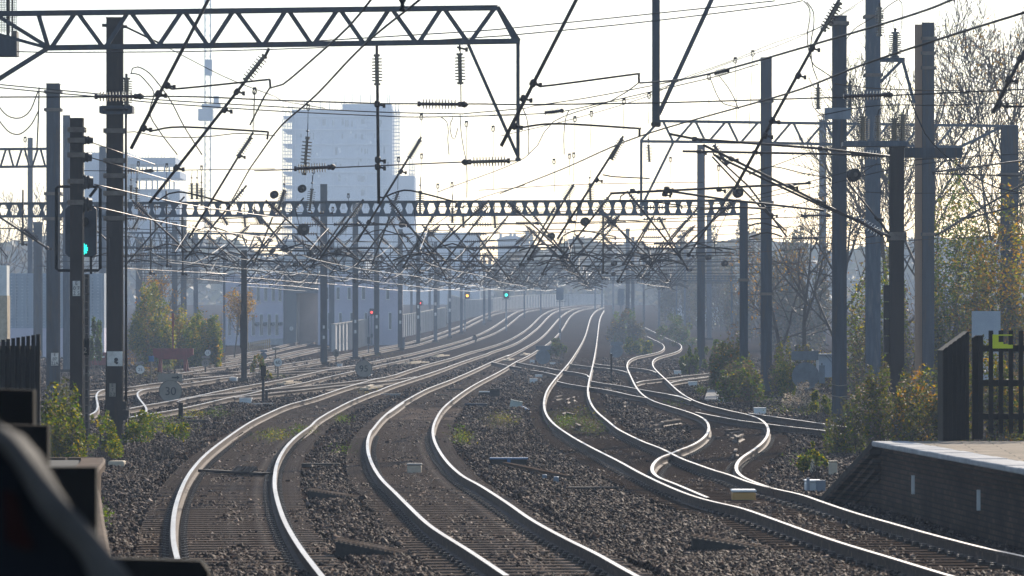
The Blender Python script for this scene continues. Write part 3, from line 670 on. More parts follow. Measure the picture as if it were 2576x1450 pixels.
# heavy platform beam on the rusty red mast
o = thing('switch_platform', 'heavy beam and platform on the rusty red mast carrying tall ribbed insulators', 'bracket', P(2350, 398, ZR9 + .6), None)
b = MB(); b.box(P(2347, 385, ZR9 + .6), (146 * ZR9 / F, .25, 25 * ZR9 / F)); b.build('beam', 'steel_grey', o)
b = MB(); b.box(P(2200, 364, ZR9 + .5), (164 * ZR9 / F, .7, 11 * ZR9 / F)); b.box(P(2200, 357, ZR9 + .5), (150 * ZR9 / F, .5, .03)); b.build('platform', 'galv', o)
b = MB(); b.box(P(2107, 286, ZR9 + .8), (66 * ZR9 / F, .12, 29 * ZR9 / F)); b.build('panel', 'galv_light', o)
# ------------------------------------------------------------------ insulators, registration tubes, wires
def ins_mb(b, a, c, rc, rs, n):
    a, c = Vector(a), Vector(c)
    pr = [(0, rc * 1.3), (.07, rc * 1.3), (.075, rc * .8)]
    for k in range(n):
        q = .1 + .8 * (k + .5) / n; e = .8 / n
        pr += [(q - e * .26, rc * .8), (q - e * .14, rs * 1.12), (q + e * .12, rs * 1.12), (q + e * .18, rc * .8)]
    pr += [(.925, rc * .8), (.93, rc * 1.3), (1, rc * 1.3)]
    b.lathe(a, c, pr, 9)
def insulator(parent, a, c, rc=.045, rs=.10, n=8, m='insulator'):
    b = MB(); ins_mb(b, a, c, rc, rs, n); return b.build('insulator', m, parent, False)
CG = 'registration arms over the tracks'
def cant(label, Z, tube, r=.032, ins=None, arms=(), clamps=(), discs=(), m='tube_brown', n=8, name='registration_tube', group=CG, rs=.105, r2=None):
    p = P(*tube[-1], Z); o = thing(name, label, 'catenary arm', p, group)
    b = MB(); b.tube([P(x, y, Z) for x, y in tube], r, 8); b.build('tube', m, o, True)
    if ins: insulator(o, P(*ins[0], Z), P(*ins[1], Z), .055, rs, n)
    for a in arms:
        b = MB(); b.tube([P(x, y, Z - .03 + .1 * i / len(a)) for i, (x, y) in enumerate(crom(a, 14) if len(a) > 2 else a)], (r2 or r) * .62, 6); b.build('steady_arm', m, o, True)
    for x, y in clamps:
        b = MB(); q = P(x, y, Z); d = (P(*tube[-1], Z) - P(*tube[0], Z)).normalized()
        b.lathe(q - d * .07, q + d * .07, [(0, r * 1.3), (.2, r * 1.9), (.8, r * 1.9), (1, r * 1.3)], 8); e = Vector((1, 0, -.25)).normalized()
        b.tube([q - e * .06, q + e * .15], .024, 6); b.box(q + e * .15, (.06, .06, .09)); b.build('clamp', m, o)
    for x, y, rr in discs:
        b = MB(); b.disc(P(x, y, Z), rr * Z / F, .08, 20); b.build('pulley', 'steel_dark', o)
    return o
cant('thick slanted tube at top left whose two long arms end left of the crane', 85., t('A0', 1990, -80, 1225, 1395), .034, None,
     [t('A0', 1530, 800, 1610, 835, 2525, 745), t('A0', 2525, 745, 2530, 830), t('A0', 1330, 1205, 1420, 1225, 1700, 1190, 2510, 1235), t('A0', 2510, 1235, 2500, 1305)], t('A0', 1480, 880, 1560, 800, 1340, 1200))
cant('slanted tube hung by a ribbed insulator under the boom near the crane', 93., [(677, 122), (668, 140), (376, 511)], .032, t('A0', 2480, 520, 2290, 760),
     [t('A1', 1430, 490, 1480, 520, 1670, 440, 2150, 550), t('A1', 2150, 550, 2145, 590)], t('A0', 2215, 860, 2100, 1030) + t('A1', 1650, 215))
cant('slanted tube whose insulator hangs right of the crane, lower end at the holed beam', 122., [(637, 333), (474.6, 600)], .03, [(632, 345), (598, 395)], [t('A1', 1830, 805, 1990, 770, 2300, 885), t('A1', 2310, 885, 2305, 915)], t('A1', 2240, 105))
cant('upright tube hanging from the big boom in front of the tower block', 93., [(948, 106), (953, 513)], .033, t('B0', 1185, 510, 1190, 800), [t('B1', 1215, 490, 1240, 495, 1440, 425, 1640, 460, 1940, 540), t('B1', 1930, 540, 1925, 590)], t('B1', 1195, 140, 1195, 205) + t('B0', 1190, 975))
cant('bare ribbed insulator hanging from the right end of the big boom', 93., t('B0', 1965, 370, 1975, 990), .012, t('B0', 1960, 500, 1968, 790), (), t('B0', 1962, 450))
cant('slanted tube crossing the right edge of the tower block', 125., [(1060, 345), (898, 609)], .032, [(1057, 352), (1029, 398)], [t('B1', 1070, 830, 1100, 830, 1225, 795, 1490, 870), t('B1', 1480, 870, 1475, 905)], t('B1', 1410, 250, 1110, 725))
cant('thick slanted tube in the open sky at top centre with two long arms', 85., t('C0', 760, -90, 10, 1370), .036, None,
     [t('C0', 305, 780, 380, 810, 1310, 690), t('C0', 1300, 690, 1300, 775), t('C0', 130, 1185, 190, 1195, 540, 1160, 1320, 1205), t('C0', 1305, 1205, 1305, 1280)], t('C0', 310, 780, 220, 925, 130, 1180))
cant('slanted tube with insulator in open sky left of the lattice boom', 125., [(1568, 343), (1402, 602)], .033, [(1565, 350), (1537, 402)], [t('C1', 960, 280, 1050, 297, 1400, 315), t('C1', 590, 850, 740, 800, 1085, 860), t('C1', 1080, 860, 1078, 890)], t('C1', 905, 330, 650, 710))
cant('long slanted tube with a large insulator at the top right, beside the dark mast', 93., [(2119, -15), (1846.7, 478)], .033, t('D0', 850, 20, 690, 290), (), t('D0', 590, 455, 460, 710, 215, 1130, 150, 1270))
CB = 'cantilever arms on the right-hand masts'
cant('pair of long struts rising leftwards from the insulator low on the rusty mast', 105., [(1769, 365), (2142, 549), (2240, 597)], .032, t('D1', 1000, 690, 1250, 845), [[(1796, 390), (1950, 464), (2080, 524), (2146, 551)]], [(1840, 400), (1990, 470), (2060, 508)], group=CB, r2=.05)
cant('upper tie bar sloping from the top of the rusty mast to the left', 105., [(1682, 337), (1748, 350), (2062, 374), (2238, 394)], .03, None, (), [(1748, 350), (2064, 374)], group=CB)
cant('level tube with ribbed insulator meeting the rusty mast just below its top', 105.5, [(1717, 381), (2140, 389), (2238, 393)], .028, [(2142, 389), (2216, 391)], (), [(1760, 382), (1900, 384)], group=CB)
cant('long bent bar sloping up to the right, ending in front of the broad dark mast', 110., [(1535, 487), (1661, 481), (1950, 466), (2040, 461)], .03, None, [t('C1', 1120, 530, 1130, 480, 1165, 460)], t('C1', 1240, 430, 1560, 410, 2050, 420), group=CB)
cant('long bar drooping to the right across the broad dark mast', 112., [(1650, 480), (1675, 480), (1822, 502), (2072, 530)], .03, None, [t('C1', 1120, 525, 1400, 530, 1700, 570), t('C1', 1700, 570, 1700, 600)], t('C1', 1550, 440, 1540, 465), group=CB)
cant('bar with a curved tip just right of the broad dark mast', 120., [(1760, 527), (1870, 522), (1925, 526)], .027, None, [t('D1', 0, 270, 215, 205, 500, 265, 760, 315), t('D1', 760, 315, 758, 350)], (), group=CB)
cant('pair of parallel slanted tubes falling to the right past the broad dark mast', 130., [(1793, 386), (1884, 470), (1980, 597)], .028, t('C1', 2000, 0, 2130, 190), [t('C1', 1985, 110, 2323, 470) + t('D1', 340, 800), t('D1', 0, 760, 120, 730, 280, 775), t('D1', 0, 865, 170, 820, 310, 860)], t('D1', 215, 655, 140, 580), group=CB, r2=.045)
cant('strut rising right from the insulator on the double mast', ZR8 - .4, [(2600, 448), (2438, 542), (2352, 594)], .034, t('D1', 2010, 690, 1800, 820), [t('D1', 2700, 525, 2573, 555, 2040, 690)], t('D1', 2060, 660), group=CB, r2=.05)
cant('upper arm with insulator rising right from the double mast', ZR8 - .4, [(2600, 401), (2438, 422), (2345, 434)], .03, t('D1', 2060, 210, 1850, 248), [t('D1', 1720, 270, 2573, 292)], (), group=CB, r2=.045)
cant('thick slanted tube cut by the right frame edge', 85., [(2600, 85), (2497, 285)], .036, None, [t('D0', 2340, 985, 2400, 1000, 2640, 995)], t('D0', 2430, 750, 2540, 550, 2340, 980))
cant('strut sloping from the dark blue grey mast drum down to the rusty mast', 108., t('D1', 930, 355, 1310, 830), .02, None, (), t('D1', 1195, 690), group=CB)
# beyond the holed beam
FG = 'registration arms beyond the holed beam'
far = [
 ('leftmost slanted tube in front of the first receding mast', 168., 'B1', (930, 625, 570, 1140), (910, 650, 845, 740), ((590, 1120, 680, 1105, 840, 1160), (640, 1035, 1000, 970))),
 ('steep slanted tube passing in front of the third receding mast', 168., 'B1', (1392, 440, 1150, 1100), (1378, 455, 1330, 610), ((1185, 1050, 1300, 1050, 1880, 1090),)),
 ('slanted tube reaching from the holed beam to the fourth receding mast', 168., 'B1', (1765, 570, 1438, 1140), (1757, 588, 1683, 725), ((1470, 1130, 1600, 1120, 1750, 1145), (1420, 995, 1800, 960))),
 ('slanted tube below the holed beam left of centre, over the green signal', 170., 'C1', (515, 588, 190, 1120), (507, 598, 440, 705), ((210, 1110, 400, 1105, 620, 1130), (400, 790, 660, 790))),
 ('slanted tube hung above the holed beam, just right of centre', 150., 'C1', (692, 368, 270, 1065), (685, 380, 600, 515), ((290, 1055, 440, 1040, 660, 1060), (300, 965, 420, 960, 800, 965))),
 ('short slanted tube below centre, left of the pulley wheels', 190., 'C1', (590, 855, 398, 1205), (582, 868, 540, 955), ((420, 1190, 480, 1150, 640, 1165),)),
 ('left of two near parallel tubes over the middle bush', 180., 'C1', (1440, 665, 1105, 1275), None, ((1140, 1260, 1240, 1215, 1420, 1270),)),
 ('right of two near parallel tubes over the middle bush', 175., 'C1', (1425, 672, 1158, 1112), (1400, 720, 1340, 810), ((1175, 1100, 1300, 1090, 1500, 1100), (1210, 1040, 1350, 1050, 1530, 1080))),
 ('tube leaning the other way, right of the middle bush', 178., 'C1', (1485, 670, 1755, 1165), (1490, 680, 1545, 790), ((1740, 1130, 1640, 1100, 1480, 1150),)),
 ('slanted tube ending in front of the mast left of the fern shrub', 150., 'C1', (2195, 395, 1765, 1030), (2180, 410, 2105, 505), ((1830, 960, 2000, 960, 2210, 985), (1700, 1015, 1800, 1010, 2170, 1010))),
 ('dark slanted tube left of the first receding mast', 172., 'B1', (235, 615, 38, 1120), (330, 430, 270, 590), ((65, 1085, 250, 1085, 450, 1108), (60, 950, 215, 900))),
 ('tube crossing leftwards below the holed beam, left of the first receding mast', 190., 'B1', (40, 600, 470, 1115), (55, 650, 120, 740), ((310, 1000, 600, 985, 990, 970),)),
 ('tube leaning left between the first and second receding masts', 200., 'B1', (620, 840, 850, 1160), (630, 860, 680, 930), ((240, 770, 590, 760),)),
 ('tube leaning left between the third and fourth receding masts', 205., 'B1', (1280, 650, 1590, 1190), (1300, 680, 1350, 770), ((1330, 655, 1595, 655),)),
 ('tube leaning left between the fifth and seventh receding masts', 205., 'B1', (1615, 840, 1840, 1255), (1630, 860, 1690, 960), ((1660, 800, 1895, 805),)),
 ('tube leaning left over the green signal', 210., 'B1', (2120, 830, 2420, 1255), (2130, 850, 2200, 950), ((2010, 910, 2290, 890),)),
 ('tube leaning left below centre', 215., 'C1', (700, 830, 960, 1250), (715, 845, 780, 930), ((870, 1150, 960, 1170),)),
 ('tube leaning left over the far right-hand poles', 215., 'C1', (1320, 900, 1570, 1270), (1330, 900, 1390, 990), ((1460, 1180, 1550, 1210),)),
 ('upright thin tube right of centre below the holed beam', 168., 'C1', (965, 645, 965, 1190), (965, 655, 965, 800), ((770, 1130, 940, 1140),)),
 ('upright tube left of the slim dark post, below the holed beam', 168., 'A1', (1555, 430, 1565, 1130), (1555, 490, 1560, 575), ((1590, 1010, 1890, 990),)),
 ('second upright tube left of the slim dark post', 175., 'A1', (1708, 585, 1712, 1205), (1705, 660, 1710, 755), ((1740, 1135, 1840, 1115, 1970, 1150),)),
 ('upright tube below the left lattice boom, next to the white banded mast', 180., 'A1', (1408, 700, 1410, 1200), (1410, 880, 1412, 970), ((1190, 1050, 1400, 1010, 1550, 1060),)),
 ('diagonal strut with a fat ribbed insulator at the far left', 150., 'A1', (-60, 640, 440, 965), (225, 790, 355, 890), ((-40, 780, 160, 785),)),
 ('thin pole with hook at the left frame edge', 160., 'A1', (215, 420, 212, 925), (205, 770, 208, 925), ((0, 960, 70, 1050),)),
]
for lb, Z, k, tb, ins, arms in far:
    cant(lb, Z, t(k, *tb), .034, t(k, *ins) if ins else None, [t(k, *a) for a in arms], [t(k, *tb)[1]], n=8, group=FG, rs=.13, m='tube_brown')
# hung insulators above the holed beam
HG = 'ribbed insulators hung on droppers'
for lb, k, a, Z in [('hung over the left end of the holed beam, near the banded mast', 'A1', (1277, 400, 1272, 600), 160.), ('second hung at the left end of the holed beam', 'A1', (1885, 405, 1888, 570), 160.),
                    ('small one standing on the holed beam near the banded mast', 'A1', (1225, 380, 1225, 510), 165.), ('left of a small pair standing on the holed beam', 'A1', (1793, 360, 1795, 510), 165.), ('right of a small pair standing on the holed beam', 'A1', (1843, 360, 1843, 510), 165.),
                    ('hung in front of the tower block at its left side', 'B0', (538, 1280, 505, 1640), 122.), ('hung in front of the holed beam, left of the first receding mast', 'B1', (580, 410, 555, 620), 150.),
                    ('leaning one left of the first receding mast, above the beam', 'B1', (320, 420, 265, 600), 150.), ('hung at centre in front of the holed beam', 'B1', (1592, 430, 1590, 650), 150.),
                    ('hung below the holed beam at centre left', 'B1', (1893, 590, 1893, 730), 168.), ('first hung below the holed beam right of centre', 'B1', (1992, 640, 1997, 775), 168.), ('second hung below the holed beam right of centre', 'B1', (2285, 650, 2295, 780), 168.),
                    ('hung under the lattice boom drop post', 'C1', (1388, 0, 1398, 160), 172.), ('hung right of the tube just right of centre', 'C1', (840, 360, 848, 545), 150.), ('hung in front of the beam right of centre', 'C1', (650, 575, 648, 720), 168.),
                    ('hung over the left yard, fourth from the banded mast', 'A1', (1453, 660, 1455, 800), 170.), ('hung under the holed beam left, slanting', 'A1', (1300, 680, 1240, 790), 170.), ('slanting under the holed beam, left of the slim dark post', 'A1', (2065, 640, 2130, 750), 170.),
                    ('second slanting under the holed beam, left of the slim dark post', 'A1', (2380, 640, 2440, 740), 170.), ('upright under the holed beam above the slim dark post', 'A1', (2285, 650, 2295, 770), 170.)]:
    q = t(k, *a); o = thing('hanging_insulator', 'ribbed dark insulator ' + lb, 'insulator', P(*q[1], Z), HG)
    insulator(o, P(*q[0], Z), P(*q[1], Z), .05, .125, 9)
    b = MB(); b.tube([P(q[0][0] + 1, q[0][1] - 34, Z), P(*q[0], Z)], .012, 5); b.build('hanger', 'cable', o)
    b = MB(); b.lathe(P(q[0][0], q[0][1] - 16, Z), P(q[0][0], q[0][1] - 12, Z), [(0, .02), (.5, .05), (1, .02)], 8); b.build('bead', 'steel_dark', o)
# tall insulators on the switch platform
for lb, x, y0, y1, rs in [('first', 2170.5, 285, 357, .15), ('second and thinnest', 2208, 283, 356, .09), ('third', 2250, 290, 357, .15), ('fourth', 2271, 280, 355, .14)]:
    o = thing('post_insulator', f'{lb} ribbed post insulator from the left on the rusty mast platform', 'insulator', P(x, y1, ZR9 + .45), 'post insulators at the right')
    insulator(o, P(x, y0 + 8, ZR9 + .45), P(x, y1, ZR9 + .45), rs * .55, rs, 11); b = MB(); b.tube([P(x, y0 + 8, ZR9 + .45), P(x + 3, y0 - 6, ZR9 + .45), P(x + 9, y0 - 9, ZR9 + .45)], .02, 6); b.build('terminal', 'steel_dark', o)
for lb, x, y0, y1, Z, rs, mm in [('grey ribbed post insulator high up in front of the bare tree', 2252, 75, 145, 118, .16, 'insulator_grey'), ('black ribbed insulator hanging on the pale mast at top right', 2213, 13, 92, 116, .11, 'insulator'),
                              ('ribbed insulator standing on the cross bracket of the banded mast', 318, 190, 268, ZA, .13, 'insulator'), ('ribbed insulator by the left side of the dark blue grey mast', 2058, 215, 275, 112, .1, 'insulator'), ('grey ribbed insulator behind the right side of the dark blue grey mast', 2138, 208, 275, 117, .12, 'insulator_grey')]:
    o = thing('post_insulator', lb, 'insulator', P(x, y1, Z), 'post insulators at the right'); insulator(o, P(x, y0 + 6, Z), P(x, y1, Z), rs * .55, rs, 10, mm)
    b = MB(); b.tube([P(x, y0 + 6, Z), P(x, y0 - 4, Z)], .03, 6); b.build('terminal', 'steel_dark', o)
o = thing('bracket_arm', 'triangular bracket holding the high grey insulator on the pale mast', 'bracket', P(2215, 150, 118), None)
b = MB(); b.bar(P(2212, 151, 118), P(2276, 151, 118), .12); b.bar(P(2268, 153, 118), P(2215, 207, 118), .08); b.bar(P(2270, 150, 118), P(2300, 260, 118), .08); b.build('bracket_frame', 'galv', o)
# pulley wheels in the tangle
PW = [(690, 490, 10, 140), (760, 475, 10, 140), (763, 578, 15, 150), (1012, 565, 8, 160), (1472, 558, 11, 150), (1387, 595, 9, 160), (850, 635, 9, 170), (1857, 486, 12, 118), (685, 632, 6, 180), (743, 666, 6, 190), (716, 624, 8, 185), (780, 639, 8, 180), (1545, 663, 7, 200), (1585, 640, 9, 190), (1620, 648, 8, 190), (1782, 648, 7, 190), (1823, 663, 8, 190), (1543, 690, 5, 230), (895, 706, 6, 240), (1040, 700, 7, 250), (1345, 634, 5, 230), (2148, 441, 17, 110)]
for i, (x, y, r, Z) in enumerate(sorted(PW)):
    o = thing('pulley_wheel', f'round dark pulley wheel on the overhead wires, number {ORD[i] if i < 14 else str(i + 1) + "th"} from the left', 'pulley', P(x, y, Z), 'pulley wheels among the wires')
    o['label'] = f'round dark pulley wheel among the wires, {ORD[i]} of twenty-two counted from the left'
    s = Z / F; b = MB(); c = P(x, y, Z); d = Vector((.35, -1, .1)).normalized()
    b.lathe(c - d * .09, c + d * .09, [(0, r * s), (.25, r * s), (.3, r * s * .9), (.6, r * s * .9), (.65, r * s), (1, r * s * .95)], 20); b.build('wheel', 'steel_dark', o, False)
    b = MB(); b.lathe(c - d * .14, c + d * .14, [(0, r * s * .3), (1, r * s * .3)], 10); b.build('hub', 'bracket', o)
# ------------------------------------------------------------------ hand traced wires (x, y, distance)
WG = 'overhead line wires'
def wire(label, pts, r=.011, m='cable', ins=(), name='overhead_wire', cat='wire', step=30):
    q = crom([(x, y, 1 / Z) for x, y, Z in pts], step) if len(pts) > 2 else pts
    Q = [P(x, y, (1 / z if len(pts) > 2 else z)) for x, y, z in q]
    o = thing(name, label, cat, Q[0], WG); b = MB()
    rr = [r * 1.25 * max(1, p.y / 150.) for p in Q]
    b.tube(Q, rr, 5); b.build('strand', m, o, True)
    for (x0, y0, x1, y1, Z) in ins:
        a, c = P(x0, y0, Z), P(x1, y1, Z)
        insulator(o, a, c, .045, .095, 11); b = MB(); b.lathe(c, c + (c - a) * .16, [(0, .05), (.5, .075), (.8, .05), (1, .02)], 8); b.build('end_fitting', 'steel_dark', o)
    return o
def tz(k, Z, *v):
    if not isinstance(Z, (list, tuple)): Z = [Z] * (len(v) // 2)
    return [(x, y, z) for (x, y), z in zip(t(k, *v), Z)]
wire('level span wire with a ribbed insulator crossing the banded mast', tz('A0', 94, -100, 910, 0, 910, 680, 908, 1720, 905, 2573, 940) + tz('B0', 94, 1180, 970), .013, ins=[(238, 243.5, 345, 243, 93.6)])
wire('level span wire with a ribbed insulator right of the tower block', tz('B0', 94, 1180, 972, 2200, 975, 2490, 980) + tz('C0', 94, 1435, 965) + [(2095, 246, 94)], .013, ins=[(1050, 262, 1160, 263, 93.6)])
wire('level span wire with a ribbed insulator over the two right-hand masts', [(2095, 246, 94), (2300, 238, 94), (2620, 223, 94)], .013, ins=[(2122, 243, 2230, 239, 93.6)])
wire('wire running just below the big boom from the left edge', tz('A0', 96, 160, 485, 500, 492, 1000, 490, 1700, 485, 2500, 465) + tz('B0', 96, 700, 447), .010)
wire('upper of two wires rising to the top right from the end of the big boom', tz('B0', 97, 600, 386, 1200, 350, 2000, 300) + tz('C0', 97, 0, 275, 1000, 175, 2573, 10), .011)
wire('lower of two wires rising to the top right from the end of the big boom', tz('B0', 97, 1800, 375, 2400, 335) + tz('C0', 97, 0, 340, 700, 275, 1500, 190, 2573, 55) + [(2020, 2, 97)], .011)
wire('upper feeder wire sloping from the left edge past the grey mast top', tz('A0', 110, -50, 788, 0, 793, 440, 835, 1000, 888, 1480, 935, 2573, 1000) + tz('B0', 112, 1200, 1050, 2000, 1068), .012)
wire('lower feeder wire sloping from the left edge past the grey mast top', tz('A0', 110, -50, 818, 0, 822, 360, 858, 1000, 915, 1480, 965, 2573, 1040) + tz('B0', 112, 1200, 1085, 1650, 1097, 2573, 1075), .012)
wire('feeder wire with small insulator climbing right behind the hanging post', tz('B0', 112, 2000, 1065, 2573, 1015) + tz('C0', 115, 300, 995, 800, 920, 1435, 800, 1950, 690, 2430, 560), .011, ins=[(1797, 186, 1830, 178, 115)])
wire('second feeder wire with small insulator climbing right behind the hanging post', tz('C0', 115, -100, 1080, 390, 1065, 640, 1035, 1435, 855, 2050, 710, 2420, 600), .011, ins=[(1370, 284, 1412, 279, 115)])
wire('high wire climbing to the right past a hanging clip, above the dark mast', tz('C0', 120, 0, 1275, 700, 1110, 1390, 900, 1700, 740, 2190, 560, 2573, 400) + tz('D0', 118, 630, 270, 1070, 0), .008)
wire('second high wire climbing to the right above the dark mast', tz('C0', 120, 330, 990, 1160, 940, 1600, 790, 2360, 510, 2573, 440) + tz('D0', 118, 660, 260, 1000, 60), .008)
wire('contact wire sweeping from the top of the big boom down past the crane', tz('B0', [60, 66, 74, 80, 85, 85], 1140, -10, 930, 245, 600, 545, 310, 790, 185, 825, 0, 1170), .014)
wire('contact wire sweeping from top centre down across the tower block', tz('B0', [60, 68, 76, 84, 92], 1600, -10, 1080, 410, 620, 890, 300, 1170, 90, 1450) + tz('A1', [105, 118], 2340, 220, 2150, 560), .014)
wire('thick wire sloping down left from the long arm in the open sky', tz('C0', [85, 95, 110], 1300, 775, 1050, 940, 500, 1140) + tz('B1', [125, 140], 2573, 120, 1760, 440), .010)
wire('wire running right from the long arm to the broad dark mast', tz('C0', [85, 80, 72], 1310, 778, 1660, 750, 1950, 695) + tz('D0', [64, 56, 50], 240, 525, 1500, 150, 1950, -20), .014)
wire('contact wire sloping from the right edge down to the tube in open sky', tz('D0', [50, 56, 62, 70, 78], 2600, 110, 1800, 360, 1080, 600, 500, 830, 0, 980) + tz('C0', [84, 95], 2400, 960, 1310, 1275) + tz('C1', [120, 140], 600, 220, 0, 455), .014)
wire('wire continuing left below the tower block from the tube in open sky', tz('B1', [142, 150, 168, 190], 2573, 375, 2080, 530, 1650, 800, 1480, 880), .010)
wire('wire with clip fittings running level past the double mast', tz('D0', 108, 640, 1085, 1200, 990, 1850, 990, 2100, 975, 2573, 965), .011)
wire('wire sagging rightwards from the drum of the dark mast', tz('D0', 104, 1480, 860, 1560, 1060) + tz('D1', 104, 0 + 1730, 0, 2200, 350, 2573, 460), .014, 'cable')
wire('pale span wire from the dark mast top over to the double mast', tz('D0', 106, 800, 785, 1120, 825, 1550, 845, 2000, 850), .011, 'copper')
for i, (a, b_) in enumerate([((1800, 370, 2573, 560), 'topmost'), ((1800, 510, 2573, 690), 'middle'), ((1800, 655, 2573, 920), 'lowest')]):
    wire(f'{b_} of three wires leaving the double mast in front of the bare tree', tz('D0', [ZR8, ZR8 - 20], *a), .012, 'copper')
# sunlit wires fanning from the drum mast
for lb, v in [('topmost', (870, 1340, 1450, 1540)), ('second', (860, 1480, 1700, 1720)), ('third', (880, 1725, 1700, 1905, 2573, 2035)), ('lowest', (870, 1930, 1700, 2115, 2573, 2235))]:
    q = t('A0', *v); n = len(q)
    wire(f'{lb} sunlit wire fanning out from the drums of the drum mast', [(x, y, z) for (x, y), z in zip(q, (ZB, 112, 130))], .010, 'copper')
for lb, v, z in [('upper loop of jumper cable at the left edge', (-40, 960, 40, 1060, 105, 1100, 190, 1105, 280, 1040, 355, 860), 120), ('lower loop of jumper cable at the left edge', (-40, 1080, 30, 1180, 100, 1245, 190, 1255, 290, 1170, 360, 1040), 120)]:
    wire(lb, tz('A0', z, *v), .014, 'cable', name='jumper_cable', step=8)
wire('upright wire hanging by the left feeder loops', tz('A0', 118, 365, 820, 360, 1050, 345, 1400), .016)
wire('arching jumper cable from the insulator on the banded mast, upper', tz('A0', ZA, 1228, 690, 1240, 640, 1290, 628, 1370, 665, 1450, 745, 1600, 950, 1720, 1180, 1890, 1450), .012, name='jumper_cable', step=10)
wire('arching jumper cable from the insulator on the banded mast, lower', tz('A0', ZA, 1220, 690, 1300, 700, 1380, 780, 1440, 880, 1400, 1060, 1500, 1240, 1660, 1450), .012, name='jumper_cable', step=10)
wire('chain stay from the banded mast to the sagging catenary', tz('A0', ZA, 1160, 1240, 1260, 1235, 1440, 1270, 1560, 1285) + tz('A0', 105, 1800, 1288, 2000, 1275, 2200, 1250, 2573, 1270), .010)
wire('turnbuckle stay from the top of the banded mast', tz('A0', ZA, 1190, 260, 1480, 400), .02)
wire('thin guy wire from the stay down to the right of the crane', tz('A0', 100, 1480, 400, 2100, 720, 2573, 905) + tz('B0', 110, 300, 945, 700, 1015), .008)
for i, (lb, v, Z) in enumerate([('loop cable hanging left of the right end bracket of the boom', ('B0', 1790, 1100, 1840, 1140, 1855, 1230, 1850, 1300, 1862, 1450), 125), ('loop cable hanging from the insulator below the boom end', ('B0', 1900, 1100, 1870, 1180, 1890, 1290, 1915, 1305, 1945, 1200), 125),
                               ('long loose cable falling right of the tower block', ('B0', 1965, 1075, 1975, 1240, 2000, 1400, 2020, 1500, 2030, 1640, 2028, 1850), 125), ('loose cable loop left of the thick tube in open sky', ('C0', 215, 1020, 250, 1110, 268, 1250, 268, 1450), 120),
                               ('hanging cable below the feeder insulator in open sky', ('C0', 645, 1035, 615, 1110, 598, 1250, 600, 1450), 120), ('long loop from feeder to the small insulator on the dark mast', ('C0', 1965, 730, 2030, 890, 2090, 970, 2200, 1000, 2240, 1025), 120),
                               ('second loop from feeder towards the broad dark mast', ('C0', 2050, 710, 2140, 830, 2200, 940, 2225, 1010), 120), ('long jumper loop at top right beside the big insulator', ('D0', 510, 10, 560, 70, 570, 160, 545, 330, 560, 480, 600, 600, 680, 660, 770, 720), 100),
                               ('second jumper loop at top right beside the big insulator', ('D0', 540, 20, 600, 110, 605, 250, 580, 400, 590, 600, 640, 750), 100), ('jumper loop from the high grey insulator up out of frame', ('D0', 915, 365, 980, 280, 1050, 230, 1200, 140, 1320, 45, 1400, 0, 1430, 30, 1430, 280), 118)]):
    wire(lb, tz(v[0], Z, *v[1:]), .011, name='jumper_cable', step=8)
wire('stay with section insulator running to the end bracket of the boom', [(1298, 405, 92.2), (1142, 409, 93), (960, 417, 96), (700, 428, 100), (640, 430, 101)], .012, ins=[(1283, 405, 1178, 408, 92.4), (740, 425, 830, 421, 98)])
wire('span wire with insulator at the upper edge of the holed beam, from the banded mast', tz('A1', 150, 700, 240, 900, 243, 1420, 240, 2573, 225), .012, ins=[(275, 430.5, 372, 430, 150)])
wire('level wire right of centre above the holed beam', tz('C1', 140, -200, 425, 500, 382, 1100, 362, 1900, 350), .009)
wire('level wire through the holes of the long beam', tz('C1', 163, -600, 580, 2573, 585), .012)
for i, (lb, v, Z, ins) in enumerate([('first level span wire below the holed beam, left half', ('B1', 0, 745, 600, 745, 1100, 745, 2573, 742), 158, [(840, 565, 895, 565, 158)]), ('second level span wire below the holed beam with insulator', ('B1', 0, 1000, 500, 985, 1500, 965, 2573, 955), 185, [(1490 - 260, 623, 1300, 622, 185)]),
                            ('first level span wire below the holed beam, right half', ('C1', 0, 735, 500, 735, 1500, 720, 2573, 690), 158, [(1298, 562, 1350, 562, 158)]), ('second level span wire below the holed beam, right half', ('C1', 0, 955, 900, 915, 1600, 915, 2573, 905), 190, [(1645, 613, 1690, 612, 190)]),
                            ('third span wire low on the right with insulators', ('C1', 0, 1050, 950, 1030, 1400, 1015, 2200, 1010), 200, [(1512, 641, 1550, 640, 200)]), ('span wire at far right between the dark mast and the thicket', ('D1', 0, 690, 350, 680, 760, 660), 150, [(2014, 543, 2080, 542, 150)]),
                            ('lower span wire at far right between the dark mast and the thicket', ('D1', 0, 885, 400, 875, 770, 868), 170, [(1992, 600, 2050, 599, 170)])]):
    wire(lb, tz(v[0], Z, *v[1:]), .012, ins=ins)
for i, (v, Z) in enumerate([(('D1', 0, 490, 780, 290, 1320, 165, 2150, 105, 2573, 85), 110), (('D1', 0, 520, 780, 360, 1400, 215, 2100, 120), 112), (('D1', 0, 280, 600, 60), 108), (('D1', 0, 660, 700, 480, 1200, 170), 130), (('D1', 1020, 430, 1250, 450, 2573, 455), 125), (('D1', 930, 940, 1500, 895, 2573, 840), 128), (('D1', 0, 1010, 900, 950), 150), (('D1', 0, 1120, 630, 1100), 170), (('D1', 0, 800, 780, 740), 150), (('D1', 920, 905, 1210, 845), 110)]):
    wire(f'{ORD[i]} of the thin wires weaving between the right-hand masts, counted downwards', tz(v[0], Z, *v[1:]), .009, 'copper' if i > 4 else 'cable')
